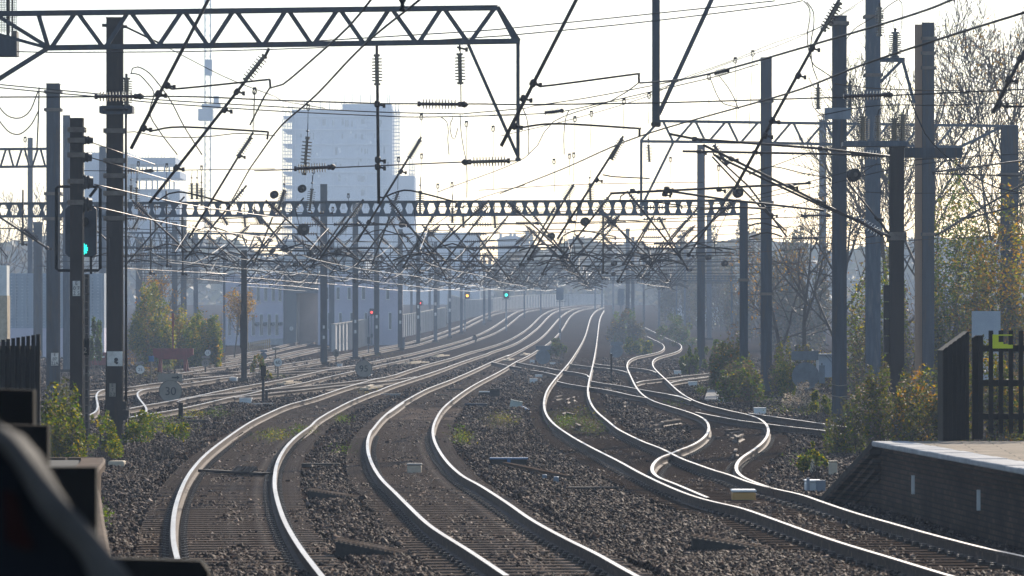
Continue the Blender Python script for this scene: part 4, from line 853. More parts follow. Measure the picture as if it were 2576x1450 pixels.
# faint droppers with clip loops in the upper part
DR = [('B0', 45, 845, 35, 1230, 112), ('B0', 545, 1000, 538, 1270, 122), ('B0', 1603, 1090, 1597, 1290, 125), ('C0', 1160, 945, 1150, 1270, 120), ('C0', 1395, 890, 1390, 1160, 120), ('C0', 700, 1110, 700, 1450, 125), ('C0', 855, 1060, 840, 1450, 125), ('C0', 1955, 715, 1955, 1250, 118), ('C0', 2200, 560, 2215, 1130, 120), ('C0', 2365, 495, 2330, 1200, 120), ('B0', 2025, 1155, 2025, 1560, 125), ('B0', 2275, 1200, 2275, 1780, 125), ('A0', 2380, 850, 2365, 1210, 112), ('A1', 1295, 170, 1285, 400, 150), ('A1', 1560, 190, 1558, 400, 150), ('A1', 1885, 210, 1882, 400, 150), ('B1', 595, 240, 580, 400, 140), ('B1', 1390, 130, 1382, 420, 140), ('B1', 1605, 100, 1595, 420, 140), ('B1', 1890, 365, 1893, 580, 150), ('B1', 1757, 380, 1757, 580, 150), ('C1', 505, 150, 510, 440, 140), ('C1', 650, 100, 650, 290, 140), ('C1', 690, 90, 688, 350, 140), ('C1', 1595, 130, 1590, 460, 150), ('A0', 235, 1300, 232, 1480, 140), ('B1', 920, 470, 925, 620, 160), ('B1', 775, 595, 775, 730, 165), ('B1', 630, 680, 628, 850, 175), ('C1', 2045, 210, 2045, 440, 130)]
for i, (k, x0, y0, x1, y1, Z) in enumerate(sorted(DR, key=lambda q: TL[q[0]][0] + q[1] * TL[q[0]][2])):
    (a, b_), (c, d) = t(k, x0, y0, x1, y1)
    o = thing('dropper_wire', f'thin upright dropper with a clip loop, {ORD[i] if i < 14 else str(i + 1) + ("th" if i % 10 > 2 or 10 < i < 20 else ("st", "nd", "rd")[i % 10])} of thirty from the left', 'wire', P(c, d, Z), 'droppers with clip loops')
    m_ = MB(); m_.tube([P(a, b_, Z), P((a + c) / 2, (b_ + d) / 2, Z), P(c, d, Z)], .008, 5); m_.build('strand', 'cable', o)
    m_ = MB(); q = P(a, b_ + 3, Z); m_.tube([q + Vector((.045 * math.cos(u), 0, .07 * math.sin(u))) for u in np.linspace(0, 2 * math.pi, 9)], .014, 5); m_.box(q + Vector((0, 0, .08)), (.09, .04, .05)); m_.build('clip', 'steel_dark', o)
# ------------------------------------------------------------------ overhead lines that follow the far tracks
def centre(a, b_):
    A, B = W3[a], W3[b_]; oa, ob = np.argsort(A[:, 1]), np.argsort(B[:, 1])
    y0, y1 = max(A[:, 1].min(), B[:, 1].min()), min(A[:, 1].max(), B[:, 1].max())
    return (lambda Y: .5 * (np.interp(Y, A[oa, 1], A[oa, 0]) + np.interp(Y, B[ob, 1], B[ob, 0]))), y0, y1
PORT = [150, 173, 196, 220, 244, 268, 292, 316, 340, 366, 392, 420, 448, 510, 575, 645, 720]
LINES = [('1', '2', 'the curved track next to the left platform'), ('3', '4', 'the track with the pale box'), ('5', '6', 'the track past the brick ramp'), ('7', '8', 'the winding S track'),
         ('9', '10', 'the track under the receding masts'), ('11', '12', 'the track behind the 95 sign'), ('y3', 'y4', 'the yard track at the red buffer'), ('z1', 'z2', 'the yard track behind the 30 sign'), ('y1', 'y2', 'the rearmost yard track')]
ri = 0
for li, (a, b_, ph) in enumerate(LINES):
    fc, y0, y1 = centre(a, b_)
    Ys = np.arange(max(y0, 128 if li < 6 else y0), min(y1, 780), 6.0)
    if len(Ys) < 4: continue
    P_ = [p for p in PORT if Ys[0] < p < Ys[-1]]
    o = thing('overhead_line', f'far contact and catenary wires above {ph}', 'wire', (float(fc(Ys[0])), float(Ys[0]), float(g(Ys[0]))), 'overhead lines following the tracks')
    kn = [Ys[0]] + P_[::2] + [Ys[-1]]
    def cat_h(Y):
        i = min(max(np.searchsorted(kn, Y) - 1, 0), len(kn) - 2); u = (Y - kn[i]) / (kn[i + 1] - kn[i] + 1e-6)
        return 6.15 - 1.1 * 4 * u * (1 - u)
    stag = lambda Y: .22 * math.sin(Y / 48. * math.pi)
    con = [Vector((float(fc(Y)) + stag(Y), Y, float(g(Y)) + 4.75 + .03 * math.sin(Y))) for Y in Ys]
    ct = [Vector((float(fc(Y)) + stag(Y) * .5, Y, float(g(Y)) + cat_h(Y))) for Y in Ys]
    for nm, q, m in (('contact_wire', con, 'copper' if li in (4, 6, 7) else 'cable'), ('catenary_wire', ct, 'cable')):
        b = MB(); b.tube(q, [.010 * max(1, p.y / 190.) for p in q], 4); b.build(nm, m, o, True)
    for k in range(1, len(Ys) - 1, 1):
        if Ys[k] > 430: break
        b = MB(); b.tube([ct[k], con[k]], .012, 4); b.build('dropper', 'cable', o)
    for pi, Y in enumerate(P_):
        x = float(fc(Y)); z = float(g(Y)); s = 1 if (pi * 7 + li * 3) % 5 < 3 else -1; jx = ((pi * 37 + li * 53) % 17 - 8) * .06
        top = Vector((x + s * (1.75 + jx), Y, z + 7.3 + jx * .8)); low = Vector((x - s * .25, Y, z + 4.75 + .1))
        c = thing('registration_tube', f'thin far tube over {ph}, {ORD[pi]} out', 'catenary arm', low, 'far registration tubes')
        sc = max(1, Y / 240.)
        b = MB(); b.tube([top, low], .038 * sc ** .6, 6); b.build('tube', 'tube_brown', c, True)
        insulator(c, top.lerp(low, .06), top.lerp(low, .3), .05 * sc ** .6, .11 * sc ** .6, 7)
        e = low.lerp(top, .06); b = MB(); b.tube([e, e + Vector((s * .3, 0, .1)), e + Vector((s * .9, 0, .02)), e + Vector((s * 1.35, 0, -.16))], .028 * sc ** .6, 5); b.build('steady_arm', 'tube_brown', c, True)
        if Y < 460:
            lo2 = low + Vector((s * .1, 0, .25)); tp2 = Vector((x - s * 2.1, Y + .4, z + 6.9))
            b = MB(); b.tube([tp2, lo2], .034 * sc ** .6, 6); b.build('tube', 'tube_brown', c, True); insulator(c, tp2.lerp(lo2, .04), tp2.lerp(lo2, .27), .05 * sc ** .6, .11 * sc ** .6, 7)
            b = MB(); q2 = tp2.lerp(lo2, .9); b.tube([q2, q2 + Vector((-s * .5, 0, .12)), q2 + Vector((-s * 1.3, 0, -.12))], .028 * sc ** .6, 5); b.build('steady_arm', 'tube_brown', c, True)
            b = MB(); b.tube([top.lerp(low, .45), top.lerp(low, .45) + Vector((s * 1.3, 0, .06))], .018, 5); b.build('register_arm', 'tube_brown', c, True)
for pi, Y in enumerate(PORT[1:13]):
    z = float(g(Y)); xa, xb = (-.125 * Y + 4 if Y < 260 else -.085 * Y), .055 * Y
    for q, hgt, wd in ((0, 7.4, 'upper'), (1, 5.55, 'lower')):
        o = thing('span_wire', f'{wd} cross span wire of the {ORD[pi]} far portal counted away from the camera', 'wire', (xa, Y, z + hgt), 'far cross span wires')
        b = MB(); b.tube([Vector((xa + (xb - xa) * u, Y, z + hgt - (1 - q) * .5 * 4 * u * (1 - u))) for u in np.linspace(0, 1, 13)], .018 * max(1, Y / 240), 5); b.build('strand', 'cable', o, True)
        for u in (.12, .37, .61, .86):
            p = Vector((xa + (xb - xa) * u, Y, z + hgt - (1 - q) * 2 * u * (1 - u))); insulator(o, p - Vector((.5, 0, 0)), p + Vector((.5, 0, 0)), .04, .09, 7)
# ------------------------------------------------------------------ signals
def boxd(b, x0, y0, x1, y1, Z, dep):
    """box whose front face fills the rectangle at distance Z"""
    s = Z / F; c = P((x0 + x1) / 2, (y0 + y1) / 2, Z); return b.box((c.x, Z + dep / 2, c.z), ((x1 - x0) * s, dep, (y1 - y0) * s))
def octo(x0, y0, x1, y1, c): return [(x0 + c, y0), (x1 - c, y0), (x1, y0 + c), (x1, y1 - c), (x1 - c, y1), (x0 + c, y1), (x0, y1 - c), (x0, y0 + c)]
ZS = ZB + 2.2
o = thing('colour_light_signal', 'large black signal head showing a green light, behind the drum mast', 'railway signal', P(216, 1140, ZS), 'railway signals')
b = MB(); b.prism([P(x, y, ZS) for x, y in octo(164, 518, 243, 647, 9)], (0, .12, 0)); b.build('backplate', 'blue_black', o)
b = MB(); fr = octo(142, 470, 252, 681, 5); b.tube([P(x, y, ZS - .25) for x, y in fr + fr[:1]], .036, 6); b.build('guard_frame', 'black_paint_shade', o)
b = MB(); b.bar(P(226, 495, ZS - .1), P(243, 473, ZS - .2), .05); b.bar(P(200, 645, ZS - .1), P(200, 682, ZS - .2), .08); b.bar(P(229, 645, ZS), P(229, 690, ZS), .05); b.build('frame_stay', 'black_paint_shade', o)
b = MB(); b.lathe(P(212, 558, ZS), P(212, 558, ZS - .3) , [(0, .11), (1, .11)], 18); b.build('dim_lens', 'black_paint_shade', o)
b = MB()
for i in range(9):
    for j in range(9):
        if (i - 4) ** 2 + (j - 4) ** 2 < 20: q = P(209.5 + (i - 4) * 2.3 + (j % 2) * 1.1, 627 + (j - 4) * 3.1, ZS - .02); b.disc(q, .0095, .02, 8)
b.build('green_lamp', 'lamp_green', o)
b = MB(); b.tube([P(217, 690, ZS), P(217, 1140, ZS)], .05, 8)
b.build('post', 'steel_dark', o); b = MB()
for x in (213, 224): b.tube([P(x, 690, ZS - .2), P(x, 1140, ZS - .2)], .014, 5)
for k in range(22): b.tube([P(213, 700 + k * 20, ZS - .2), P(224, 700 + k * 20, ZS - .2)], .012, 4)
b.build('ladder', 'bracket', o)
b = MB(); boxd(b, 209.7, 852, 224, 894, ZS - .35, .04); nb = b.build('number_board', 'black_paint_shade', o)
text('2', 214, 882, ZS - .37, 13, 'sign_face', o)
def dsig(label, x, y, hw, hh, px_, ytop_post, ybase, lamp, col='sign_back', back=False, r=None):
    p = GP(px_, ybase); Z = p.y; s = Z / F; o = thing('colour_light_signal', label, 'railway signal', p, 'railway signals')
    b = MB(); b.prism([P(a, c, Z - .15) for a, c in octo(x - hw, y - hh, x + hw, y + hh, hw * .3)], (0, .25, 0)); b.build('signal_head', 'galv_light' if back else 'blue_black', o)
    b = MB(); b.tube([P(px_, ytop_post, Z), P(px_, ybase, Z)], max(.07, 1.6 * s), 8); b.build('post', 'galv_light', o)
    b = MB(); boxd(b, px_ - 3, ybase - 28, px_ + 3, ybase - 18, Z - .1, .3); b.build('post_box', 'galv', o)
    if lamp:
        b = MB(); q = P(x, y + hh * .15, Z - .2); b.disc(q, (r or hw * .45) * s, .05, 16); b.build('lamp', lamp, o)
        b = MB(); f = octo(x - hw * 1.35, y - hh * .2, x + hw * 1.35, y + hh * 1.15, 1); b.tube([P(a, c, Z - .3) for a, c in f + f[:1]], .5 * s, 4); b.build('guard_frame', 'galv', o)
    else:
        b = MB(); q = [(x + hw * .9, y - hh), (x + hw * 1.6, y - hh * .6), (x + hw * 1.6, y + hh * 1.2), (x - hw, y + hh * 1.2)]; b.tube([P(a, c, Z) for a, c in q], .7 * s, 5); b.build('guard_frame', 'galv', o)
    return o
dsig('distant signal with an amber light among the receding masts', 1175.5, 743, 7, 9, 1169.5, 750, 834, 'lamp_amber')
dsig('distant signal with a green light at the middle of the picture', 1273.5, 741, 7.5, 11, 1273.5, 750, 833, 'lamp_green')
dsig('pale signal seen from behind on a white post, left of the right main line', 1408.5, 740, 9.5, 16, 1408.5, 752, 856, None, back=True)
dsig('pale round topped signal seen from behind beside the middle bush', 1562, 748, 8.5, 21, 1562, 765, 845, None, back=True)
dsig('signal with a single red light by the concrete wall', 934.9, 785, 5.6, 8.5, 934.9, 793, 868, 'lamp_red')
dsig('small signal with a red light between the fourth and fifth receding masts', 1056, 762, 7, 6, 1056, 767, 850, 'lamp_red', r=2.6)
for lb, x, y, yb in [('pair of small red lamps on the depot corner by the dark doorway', 737.8, 793.6, 858), ('tiny pair of red lamps far behind the concrete wall', 989, 754, 820)]:
    p = GP(x, yb); Z = p.y; o = thing('shunt_signal', lb, 'railway signal', p, 'railway signals'); s = Z / F
    b = MB(); boxd(b, x - 7, y - 4, x + 7, y + 4, Z, .2); b.build('signal_head', 'blue_black', o)
    for q in (-4, 4): b = MB(); b.disc(P(x + q, y, Z - .03), 2.1 * s, .04, 12); b.build('lamp', 'lamp_red', o)
    b = MB(); b.tube([P(x, y, Z), P(x, yb, Z)], .05, 6); b.build('post', 'galv', o)
# ------------------------------------------------------------------ signs
def sign(label, x, y, r, ybase, face, txt=None, th=None, plate_=None, pm='sign_face', stub=0, lines=None, back=False, post_w=.07, cat='speed sign', px=None):
    p = GP(px or x, ybase); Z = p.y; s = Z / F; o = thing('speed_sign', label, cat, p, 'lineside signs')
    b = MB(); b.disc(P(x, y, Z), r * s, .03, 32); b.build('disc', face, o)
    if not back:
        b = MB(); c = P(x, y, Z - .01); R_ = r * s
        b.tube([c + Vector((R_ * .96 * math.cos(u), 0, R_ * .96 * math.sin(u))) for u in np.linspace(0, 2 * math.pi, 33)], R_ * .045, 5); b.build('rim', 'bracket' if face != 'sign_white' else 'dark_text', o)
    if txt: text(txt, x, y + .5, Z - .03, th, 'dark_text', o)
    if lines:
        text(lines[0], x, y - r * .45, Z - .03, th, 'dark_text', o); text(lines[1], x, y + r * .48, Z - .03, th, 'dark_text', o)
        b = MB(); boxd(b, x - r * .7, y - .5, x + r * .7, y + .5, Z - .03, .01); b.build('divider', 'dark_text', o)
    b = MB(); b.tube([P(px or x, y - r - stub, Z + .05), P(px or x, ybase + 1, Z + .05)], post_w / 2, 8); b.build('post', 'steel_dark' if not back else 'bracket', o)
    if plate_:
        x0, y0, x1, y1, arrow = plate_; b = MB(); boxd(b, x0, y0, x1, y1, Z - .01, .03); b.build('plate', pm, o)
        if arrow:
            w_, h_ = x1 - x0, y1 - y0; cx, cy = x0 + w_ * .72, (y0 + y1) / 2; b = MB()
            b.prism([P(cx - w_ * .16, cy - h_ * .1, Z - .02), P(cx + w_ * .06, cy - h_ * .1, Z - .02), P(cx + w_ * .06, cy - h_ * .26, Z - .02), P(cx + w_ * .17, cy, Z - .02), P(cx + w_ * .06, cy + h_ * .26, Z - .02), P(cx + w_ * .06, cy + h_ * .1, Z - .02), P(cx - w_ * .16, cy + h_ * .1, Z - .02)], (0, .005, 0)); b.build('arrow', 'dark_text', o)
    if back:
        for q in (-.4, .4):
            b = MB(); boxd(b, x - r * .6, y + q * r - .8, x + r * .6, y + q * r + .8, Z - .05, .03); b.build('stiffener', 'sign_back', o)
    return o
sign('round 95 speed sign standing low between the tracks', 915, 928, 22, 953, 'sign_face', '95', 15.5, stub=9, post_w=.1)
sign('big round 30 speed sign with an arrow plate on top', 429, 985, 29.5, 1010, 'sign_face', '30', 20, (398, 940.4, 458.7, 960, True), post_w=.1)
sign('round 25 sign with a small arrow plate in the left yard grass', 352.8, 930, 11.5, 958, 'sign_white', '25', 8, (341.8, 910.4, 362.1, 917.3, True), 'sign_face')
sign('white 15 sign standing over a dull 25 disc at the bush edge', 522.6, 888, 7.8, 940, 'sign_white', '15', 6, (507.5, 896, 527, 902, False), 'sign_face', px=517)
sign('dull 25 disc just under the white 15 sign', 516.4, 913.4, 10, 943, 'sign_face', '25', 7)
sign('small round 60 sign on a thin post by the black sleeved post', 699.3, 912, 11, 951, 'sign_white', '60', 8.5)
sign('round sign reading 35 over 60 between the first and second receding masts', 845.4, 888.8, 9, 922, 'sign_face', None, 5.5, lines=('35', '60'), stub=1)
sign('grey back of a small disc sign with a plate, left of the 60 sign', 662.9, 896, 9, 921, 'sign_back', None, 0, (655, 881, 672, 886.5, False), 'sign_back', 2, back=True)
sign('big grey back of a round sign in front of the right-hand thicket', 2026.7, 946.4, 34.5, 1022, 'sign_back', None, 0, (1991, 884, 2059, 906.6, False), 'sign_back', 40, back=True, post_w=.12)
sign('grey back of a round sign just left of the right main line', 1365.8, 898.2, 18.5, 920, 'sign_back', None, 0, (1348, 870, 1385, 881, False), 'sign_back', 9, back=True, post_w=.12)
sign('grey back of a round sign in front of the middle bush', 1551, 884, 16, 901, 'sign_back', None, 0, (1535.5, 860, 1567.3, 870, False), 'sign_back', 8, back=True, post_w=.1)
sign('half hidden white disc sign between the two left masts', 216, 938, 11, 962, 'sign_white', None, 0, None)
p = GP(1194, 862); o = thing('marker_disc', 'small dark oval marker standing between far tracks', 'marker', p, None); s = p.y / F
b = MB(); b.prism([P(1194 + 6 * math.cos(u), 852.6 + 10 * math.sin(u), p.y) for u in np.linspace(0, 2 * math.pi, 21)[:-1]], (0, .1, 0)); b.build('disc', 'steel_dark', o); b = MB(); b.box(p + Vector((0, 0, .05)), (.3, .3, .15)); b.build('foot', 'steel_dark', o)
def post_thing(name, label, cat, parts, x, yb, group=None, Z=None):
    p = base_loc(x, yb, Z); Z = p.y; o = thing(name, label, cat, p, group)
    for nm, m, x0, y0, x1, y1, dep, dz in parts:
        b = MB(); boxd(b, x0, y0, x1, y1, Z + dz, dep); b.build(nm, m, o)
    return o
post_thing('marker_post', 'T shaped marker behind the 60 sign', 'marker', [('post', 'bracket', 691.5, 874, 695, 948, .1, .1), ('board', 'sign_face', 684, 875, 704, 880.5, .05, 0)], 693, 948, 'lineside signs')
post_thing('location_post', 'black box on a dark post in front of the left crossover', 'marker', [('box', 'black_paint_shade', 656, 921, 669, 947, .18, 0), ('post', 'steel_dark', 658.5, 946, 665.5, 1012, .1, .04), ('stub_post', 'steel_dark', 667, 981, 674, 1012, .1, .1)], 663, 1012)
post_thing('marker_board', 'small blue box on a pole in the left yard grass', 'marker', [('box', 'blue_box', 373.8, 896, 387, 910, .12, 0), ('post', 'bracket', 378, 908, 381.5, 972, .06, .03)], 380, 972)
post_thing('marker_post', 'thin dark pole with notches before the crossing rails', 'marker', [('post', 'steel_dark', 1535.5, 890, 1540, 966, .1, 0), ('top', 'white_box', 1536, 888.5, 1539.5, 891, .08, .01), ('crossbar', 'steel_dark', 1533, 893, 1543, 894.5, .06, .02)], 1538, 966)
post_thing('notice_board', 'narrow board on a thin post beside the big sign back', 'notice', [('board', 'sign_back', 2060.5, 919.5, 2075, 965, .03, 0), ('post', 'steel_dark', 2066.5, 914, 2069, 1030, .04, .03)], 2068, 1030)
post_thing('stub_post', 'short thick post at the foot of the big sign back', 'marker', [('post', 'bracket', 2031, 975, 2039, 1022, .2, 0)], 2035, 1022)
post_thing('marker_post', 'thin post with a small box by the concrete wall', 'marker', [('post', 'galv', 926, 795, 928.5, 896, .06, .03), ('box', 'steel_grey', 924, 848, 930.5, 866, .15, 0)], 927, 896)
post_thing('equipment_cabinet', 'grey cabinet beside the fourth receding mast', 'cabinet', [('body', 'galv', 1013, 851, 1018, 880, .5, 0), ('lid', 'galv', 1011, 849, 1020, 853, .6, -.05)], 1016, 880)
post_thing('equipment_cabinet', 'pale cabinet standing in the middle bush', 'cabinet', [('body', 'galv_light', 1603, 836, 1617, 862, .6, 0), ('lid', 'galv_light', 1594, 834, 1618, 838, .7, -.05)], 1610, 862)
post_thing('equipment_cabinet', 'small grey box on a leg in the fern shrub', 'cabinet', [('body', 'galv', 1830, 885, 1843, 904, .3, 0), ('leg', 'galv', 1832, 902, 1838, 960, .1, .1)], 1836, 960)
post_thing('equipment_cabinet', 'pale oval box by the mast left of the fern shrub', 'cabinet', [('body', 'galv_light', 1733, 865, 1740, 882, .3, 0), ('leg', 'galv', 1735, 880, 1738, 925, .1, .1)], 1736, 925)
post_thing('equipment_hut', 'small blue grey hut half hidden behind the dark blue grey mast', 'hut', [('wall', 'clad_blue', 2060, 895, 2096, 950, 1.6, 0), ('roof', 'galv_light', 2056, 891, 2098, 896, 1.9, -.15)], 2078, 975, Z=175.)
post_thing('bench', 'grey concrete bench like stand left of the big sign back', 'stand', [('top', 'concrete', 1962, 931, 2000, 939, .5, 0), ('leg', 'concrete_dark', 1962, 938, 1972, 985, .5, .02)], 1975, 985)
post_thing('marker_post', 'dark post with black cap by the left crossover rails', 'marker', [('post', 'black_paint_shade', 449, 1014, 460, 1055, .12, 0)], 454, 1055)
# ------------------------------------------------------------------ buffer stops
p = GP(435, 939); Z = p.y; o = thing('buffer_stop', 'red buffer stop with a tall red lamp post at the end of the yard track', 'buffer stop', p, 'buffer stops')
b = MB(); b.prism([P(x, y, Z) for x, y in [(385, 877), (485.6, 877), (485.6, 893), (465, 904.5), (403, 904.5), (385, 897)]], (0, .35, 0)); b.build('beam', 'red_paint', o)
for x0, x1 in ((400, 407), (461.5, 469)): b = MB(); boxd(b, x0, 877, x1, 940, Z - .06, .3); b.build('upright', 'red_paint', o)
b = MB(); b.bar(P(468, 905, Z), P(474, 938, Z + 1.2), .12); b.bar(P(403, 905, Z), P(399, 938, Z + 1.2), .12); b.build('raker', 'red_paint', o)
b = MB(); b.tube([P(434.8, 790, Z), P(434.8, 880, Z)], .045, 6); b.build('lamp_post', 'red_paint', o)
b = MB(); boxd(b, 432, 788, 438, 802, Z - .05, .1); boxd(b, 432, 808, 438, 823, Z - .05, .1); b.build('lamp_board', 'red_paint', o)
p = GP(260, 925); Z = p.y; o = thing('buffer_stop', 'red buffer beam with white dashes behind the two left masts', 'buffer stop', p, 'buffer stops')
b = MB(); boxd(b, 212, 887, 309, 919, Z, .3); b.build('beam', 'red_paint', o)
for x0 in (214, 227, 247, 268, 287): b = MB(); boxd(b, x0, 896, x0 + 16, 900.5, Z - .02, .02); b.build('white_dash', 'red_white', o)
b = MB(); boxd(b, 239, 887.5, 258, 892, Z - .02, .02); b.build('notice', 'red_white', o)
for x in (225, 296): b = MB(); boxd(b, x - 3, 915, x + 3, 930, Z + .05, .2); b.build('upright', 'red_paint', o)
# ------------------------------------------------------------------ buildings
def block(o, nm, m, x0, y0, x1, y1, Z, dep): b = MB(); boxd(b, x0, y0, x1, y1, Z, dep); return b.build(nm, m, o)
ZT = 1250.
o = thing('tower_block', 'tall hazy concrete tower under construction with scaffolding at both sides', 'building', base_loc(860, 0, ZT), None)
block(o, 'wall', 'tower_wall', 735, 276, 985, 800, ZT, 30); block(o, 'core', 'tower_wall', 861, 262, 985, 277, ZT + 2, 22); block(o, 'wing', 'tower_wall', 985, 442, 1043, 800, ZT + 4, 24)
for i, y in enumerate((292, 325, 362, 397, 432, 466, 500, 534, 568, 602)): block(o, 'floor_slab', 'tower_slab', 711, y, 736 if i < 9 else 987, y + 3.2, ZT - 2, 30); block(o, 'floor_band', 'tower_slab', 735, y, 985, y + 2.5, ZT - .6, 2)
for x, y in ((851, 372), (853, 376 + 2), (815, 410), (854, 412), (800, 440), (850, 440), (905, 400), (930, 355), (770, 350), (880, 330), (950, 430), (795, 385)): block(o, 'window', 'window_trim' if (x * 7 + y) % 3 else 'window_glass', x, y, x + 5, y + 7, ZT - .25, .3)  # pale panels stand in for bright sky showing through open storeys
for x in (742, 770, 806, 838, 872, 898, 921, 944, 962): block(o, 'facade_fin', 'tower_slab', x, 277, x + 1.2, 640, ZT - .4, .5)
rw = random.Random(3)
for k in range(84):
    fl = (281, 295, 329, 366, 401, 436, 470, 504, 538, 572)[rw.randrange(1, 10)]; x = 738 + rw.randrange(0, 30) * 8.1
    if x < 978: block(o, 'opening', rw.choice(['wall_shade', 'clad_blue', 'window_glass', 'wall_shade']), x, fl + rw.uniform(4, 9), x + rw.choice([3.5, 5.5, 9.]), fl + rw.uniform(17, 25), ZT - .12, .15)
b = MB(); s = ZT / F
for k in range(7): b.tube([P(711 + k * 4, 300 - (k % 3) * 9, ZT - 3), P(711 + k * 4, 640, ZT - 3)], .12, 4)
for k in range(38): b.bar(P(710, 300 + k * 9, ZT - 3), P(736, 300 + k * 9, ZT - 3), .2)
b.build('scaffold', 'tower_wall', o); b = MB()
for k in range(6): b.tube([P(986 + k * 4, 275 + (k % 2) * 6, ZT - 3), P(986 + k * 4, 450, ZT - 3)], .12, 4)
for k in range(20): b.bar(P(985, 280 + k * 9, ZT - 3), P(1006, 280 + k * 9, ZT - 3), .22)
for k in range(4): b.tube([P(1030 + k * 4, 400 + (k % 2) * 12, ZT - 3), P(1030 + k * 4, 560, ZT - 3)], .12, 4)
for k in range(14): b.bar(P(1028, 430 + k * 9, ZT - 3), P(1044, 430 + k * 9, ZT - 3), .22)
b.build('scaffold', 'tower_wall', o); b = MB()
for x, y in [(712, 250), (727, 252), (735, 258), (766, 252), (785, 256), (806, 250), (829, 250), (843, 252), (858, 258), (866, 236), (886, 236), (907, 236), (932, 236), (975, 236), (980, 236), (995, 256), (1003, 262)]: b.tube([P(x, y, ZT), P(x, 285, ZT)], .11, 4)
for x in range(740, 985, 6): b.tube([P(x, 268 if x < 860 else 254, ZT - .3), P(x, 280 if x < 860 else 264, ZT - .3)], .05, 3)
b.build('starter_bars', 'tower_wall', o)
o = thing('crane_mast', 'hazy lattice crane mast with a climbing frame, rising out of the top of the picture', 'crane', base_loc(522, 0, 1000.), None); Zc = 1000.
b = MB(); dz = 1.4
for x in (515.5, 530):
    for q in (0, dz): b.tube([P(x, -40, Zc + q), P(x, 610, Zc + q)], .14, 4)
k = -40; sg = 0
while k < 600:
    a, c = ((515.5, 530) if sg else (530, 515.5)); b.bar(P(a, k, Zc), P(c, k + 13, Zc), .12); b.bar(P(515.5, k, Zc), P(530, k, Zc), .1); k += 13; sg = 1 - sg
b.build('lattice', 'clad_blue', o); block(o, 'climbing_frame', 'clad_blue', 498, 274, 535, 303, Zc - 1.5, 4); block(o, 'deck', 'clad_blue', 507, 262, 554, 272, Zc - 1.5, 3.5); block(o, 'cab', 'clad_blue', 537, 242, 550, 266, Zc - 1, 2.5); block(o, 'tie_collar', 'clad_blue', 514, 150, 533, 190, Zc - .3, 2)
o = thing('frame_building', 'hazy concrete frame building with open storeys, behind the banded mast', 'building', base_loc(330, 0, 900.), None); Zb_ = 900.
block(o, 'wall', 'tower_wall', 212, 384, 322, 640, Zb_, 20); block(o, 'wall', 'tower_wall', 322, 476, 452, 640, Zb_ + 1, 20)
for y0, y1 in ((397, 413), (432, 448)): block(o, 'floor_slab', 'tower_wall', 320, y0, 441 if y0 < 420 else 453, y1, Zb_, 18)
for x in (322, 338, 349, 366, 381, 394, 412, 424, 436): block(o, 'column', 'tower_wall', x, 410, x + 3.2, 480, Zb_ + .4, 1)
for x in (345, 372, 399, 418): block(o, 'window', 'window_trim', x, 485, x + 7, 500, Zb_ + .7, .4)
b = MB()
for x in range(222, 452, 8): b.tube([P(x, 372 + (x * 7 % 11) + (10 if x > 330 else 0), Zb_), P(x, 400, Zb_)], .07, 3)
b.build('starter_bars', 'tower_wall', o)
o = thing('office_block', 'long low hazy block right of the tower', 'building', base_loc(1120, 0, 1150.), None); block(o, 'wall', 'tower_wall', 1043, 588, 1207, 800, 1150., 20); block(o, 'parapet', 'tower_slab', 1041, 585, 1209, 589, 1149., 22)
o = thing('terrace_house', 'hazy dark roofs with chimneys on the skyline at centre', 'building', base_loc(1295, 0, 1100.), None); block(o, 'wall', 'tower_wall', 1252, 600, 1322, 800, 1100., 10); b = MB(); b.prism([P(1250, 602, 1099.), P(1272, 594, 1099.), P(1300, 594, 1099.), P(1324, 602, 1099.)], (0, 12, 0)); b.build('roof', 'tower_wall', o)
for x in (1256, 1281, 1291): block(o, 'chimney', 'tower_wall', x, 588, x + 7, 600, 1101., 2)
o = thing('gable_shed', 'hazy shed with a long sunlit sloping roof behind the receding masts', 'building', base_loc(800, 0, 520.), None); block(o, 'wall', 'wall_grey', 690, 640, 920, 780, 520., 25)
b = MB(); b.prism([P(690, 622, 519.), P(705, 606, 519.), P(925, 634, 519.), P(925, 642, 519.)], (0, 26, 0)); b.build('roof', 'roof_glint', o)
Zd = depth(868)
o = thing('depot_building', 'lavender grey depot wall with two rows of tall narrow windows', 'building', base_loc(650, 868, Zd), None)
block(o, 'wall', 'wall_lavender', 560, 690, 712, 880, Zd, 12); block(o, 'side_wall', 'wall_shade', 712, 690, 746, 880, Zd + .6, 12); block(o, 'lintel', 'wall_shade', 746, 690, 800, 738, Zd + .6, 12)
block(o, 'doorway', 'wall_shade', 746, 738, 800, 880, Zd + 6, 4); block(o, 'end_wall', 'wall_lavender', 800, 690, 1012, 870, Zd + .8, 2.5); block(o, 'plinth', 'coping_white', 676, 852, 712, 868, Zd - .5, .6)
def win(o, x, y0, y1, w_, Z):
    f = block(o, 'window', 'window_trim', x - w_ / 2, y0, x + w_ / 2, y1, Z - .12, .15); b = MB(); boxd(b, x - w_ / 2 + 1.6, y0 + 1.6, x + w_ / 2 - .6, y1 - 2.2, Z - .15, .06); q = b.build('pane', 'window_glass', f); LOC[q.name] = LOC[o.name]; return f
for x in (590, 609, 629, 649, 668, 687, 704): win(o, x, 722, 759, 9, Zd)
for x in (577, 597, 617, 637, 657, 677, 696): win(o, x, 790, 846, 9, Zd)
for x in (822, 850, 878, 914, 945, 975): win(o, x, 722, 755, 9, Zd + .8); win(o, x + 6, 786, 830, 8, Zd + .8)
for x in (647, 667, 686, 706): b = MB(); b.bar(P(x - 3, 816, Zd - .1), P(x + 2, 814, Zd - .8), .25); b.build('vent', 'wall_shade', o)
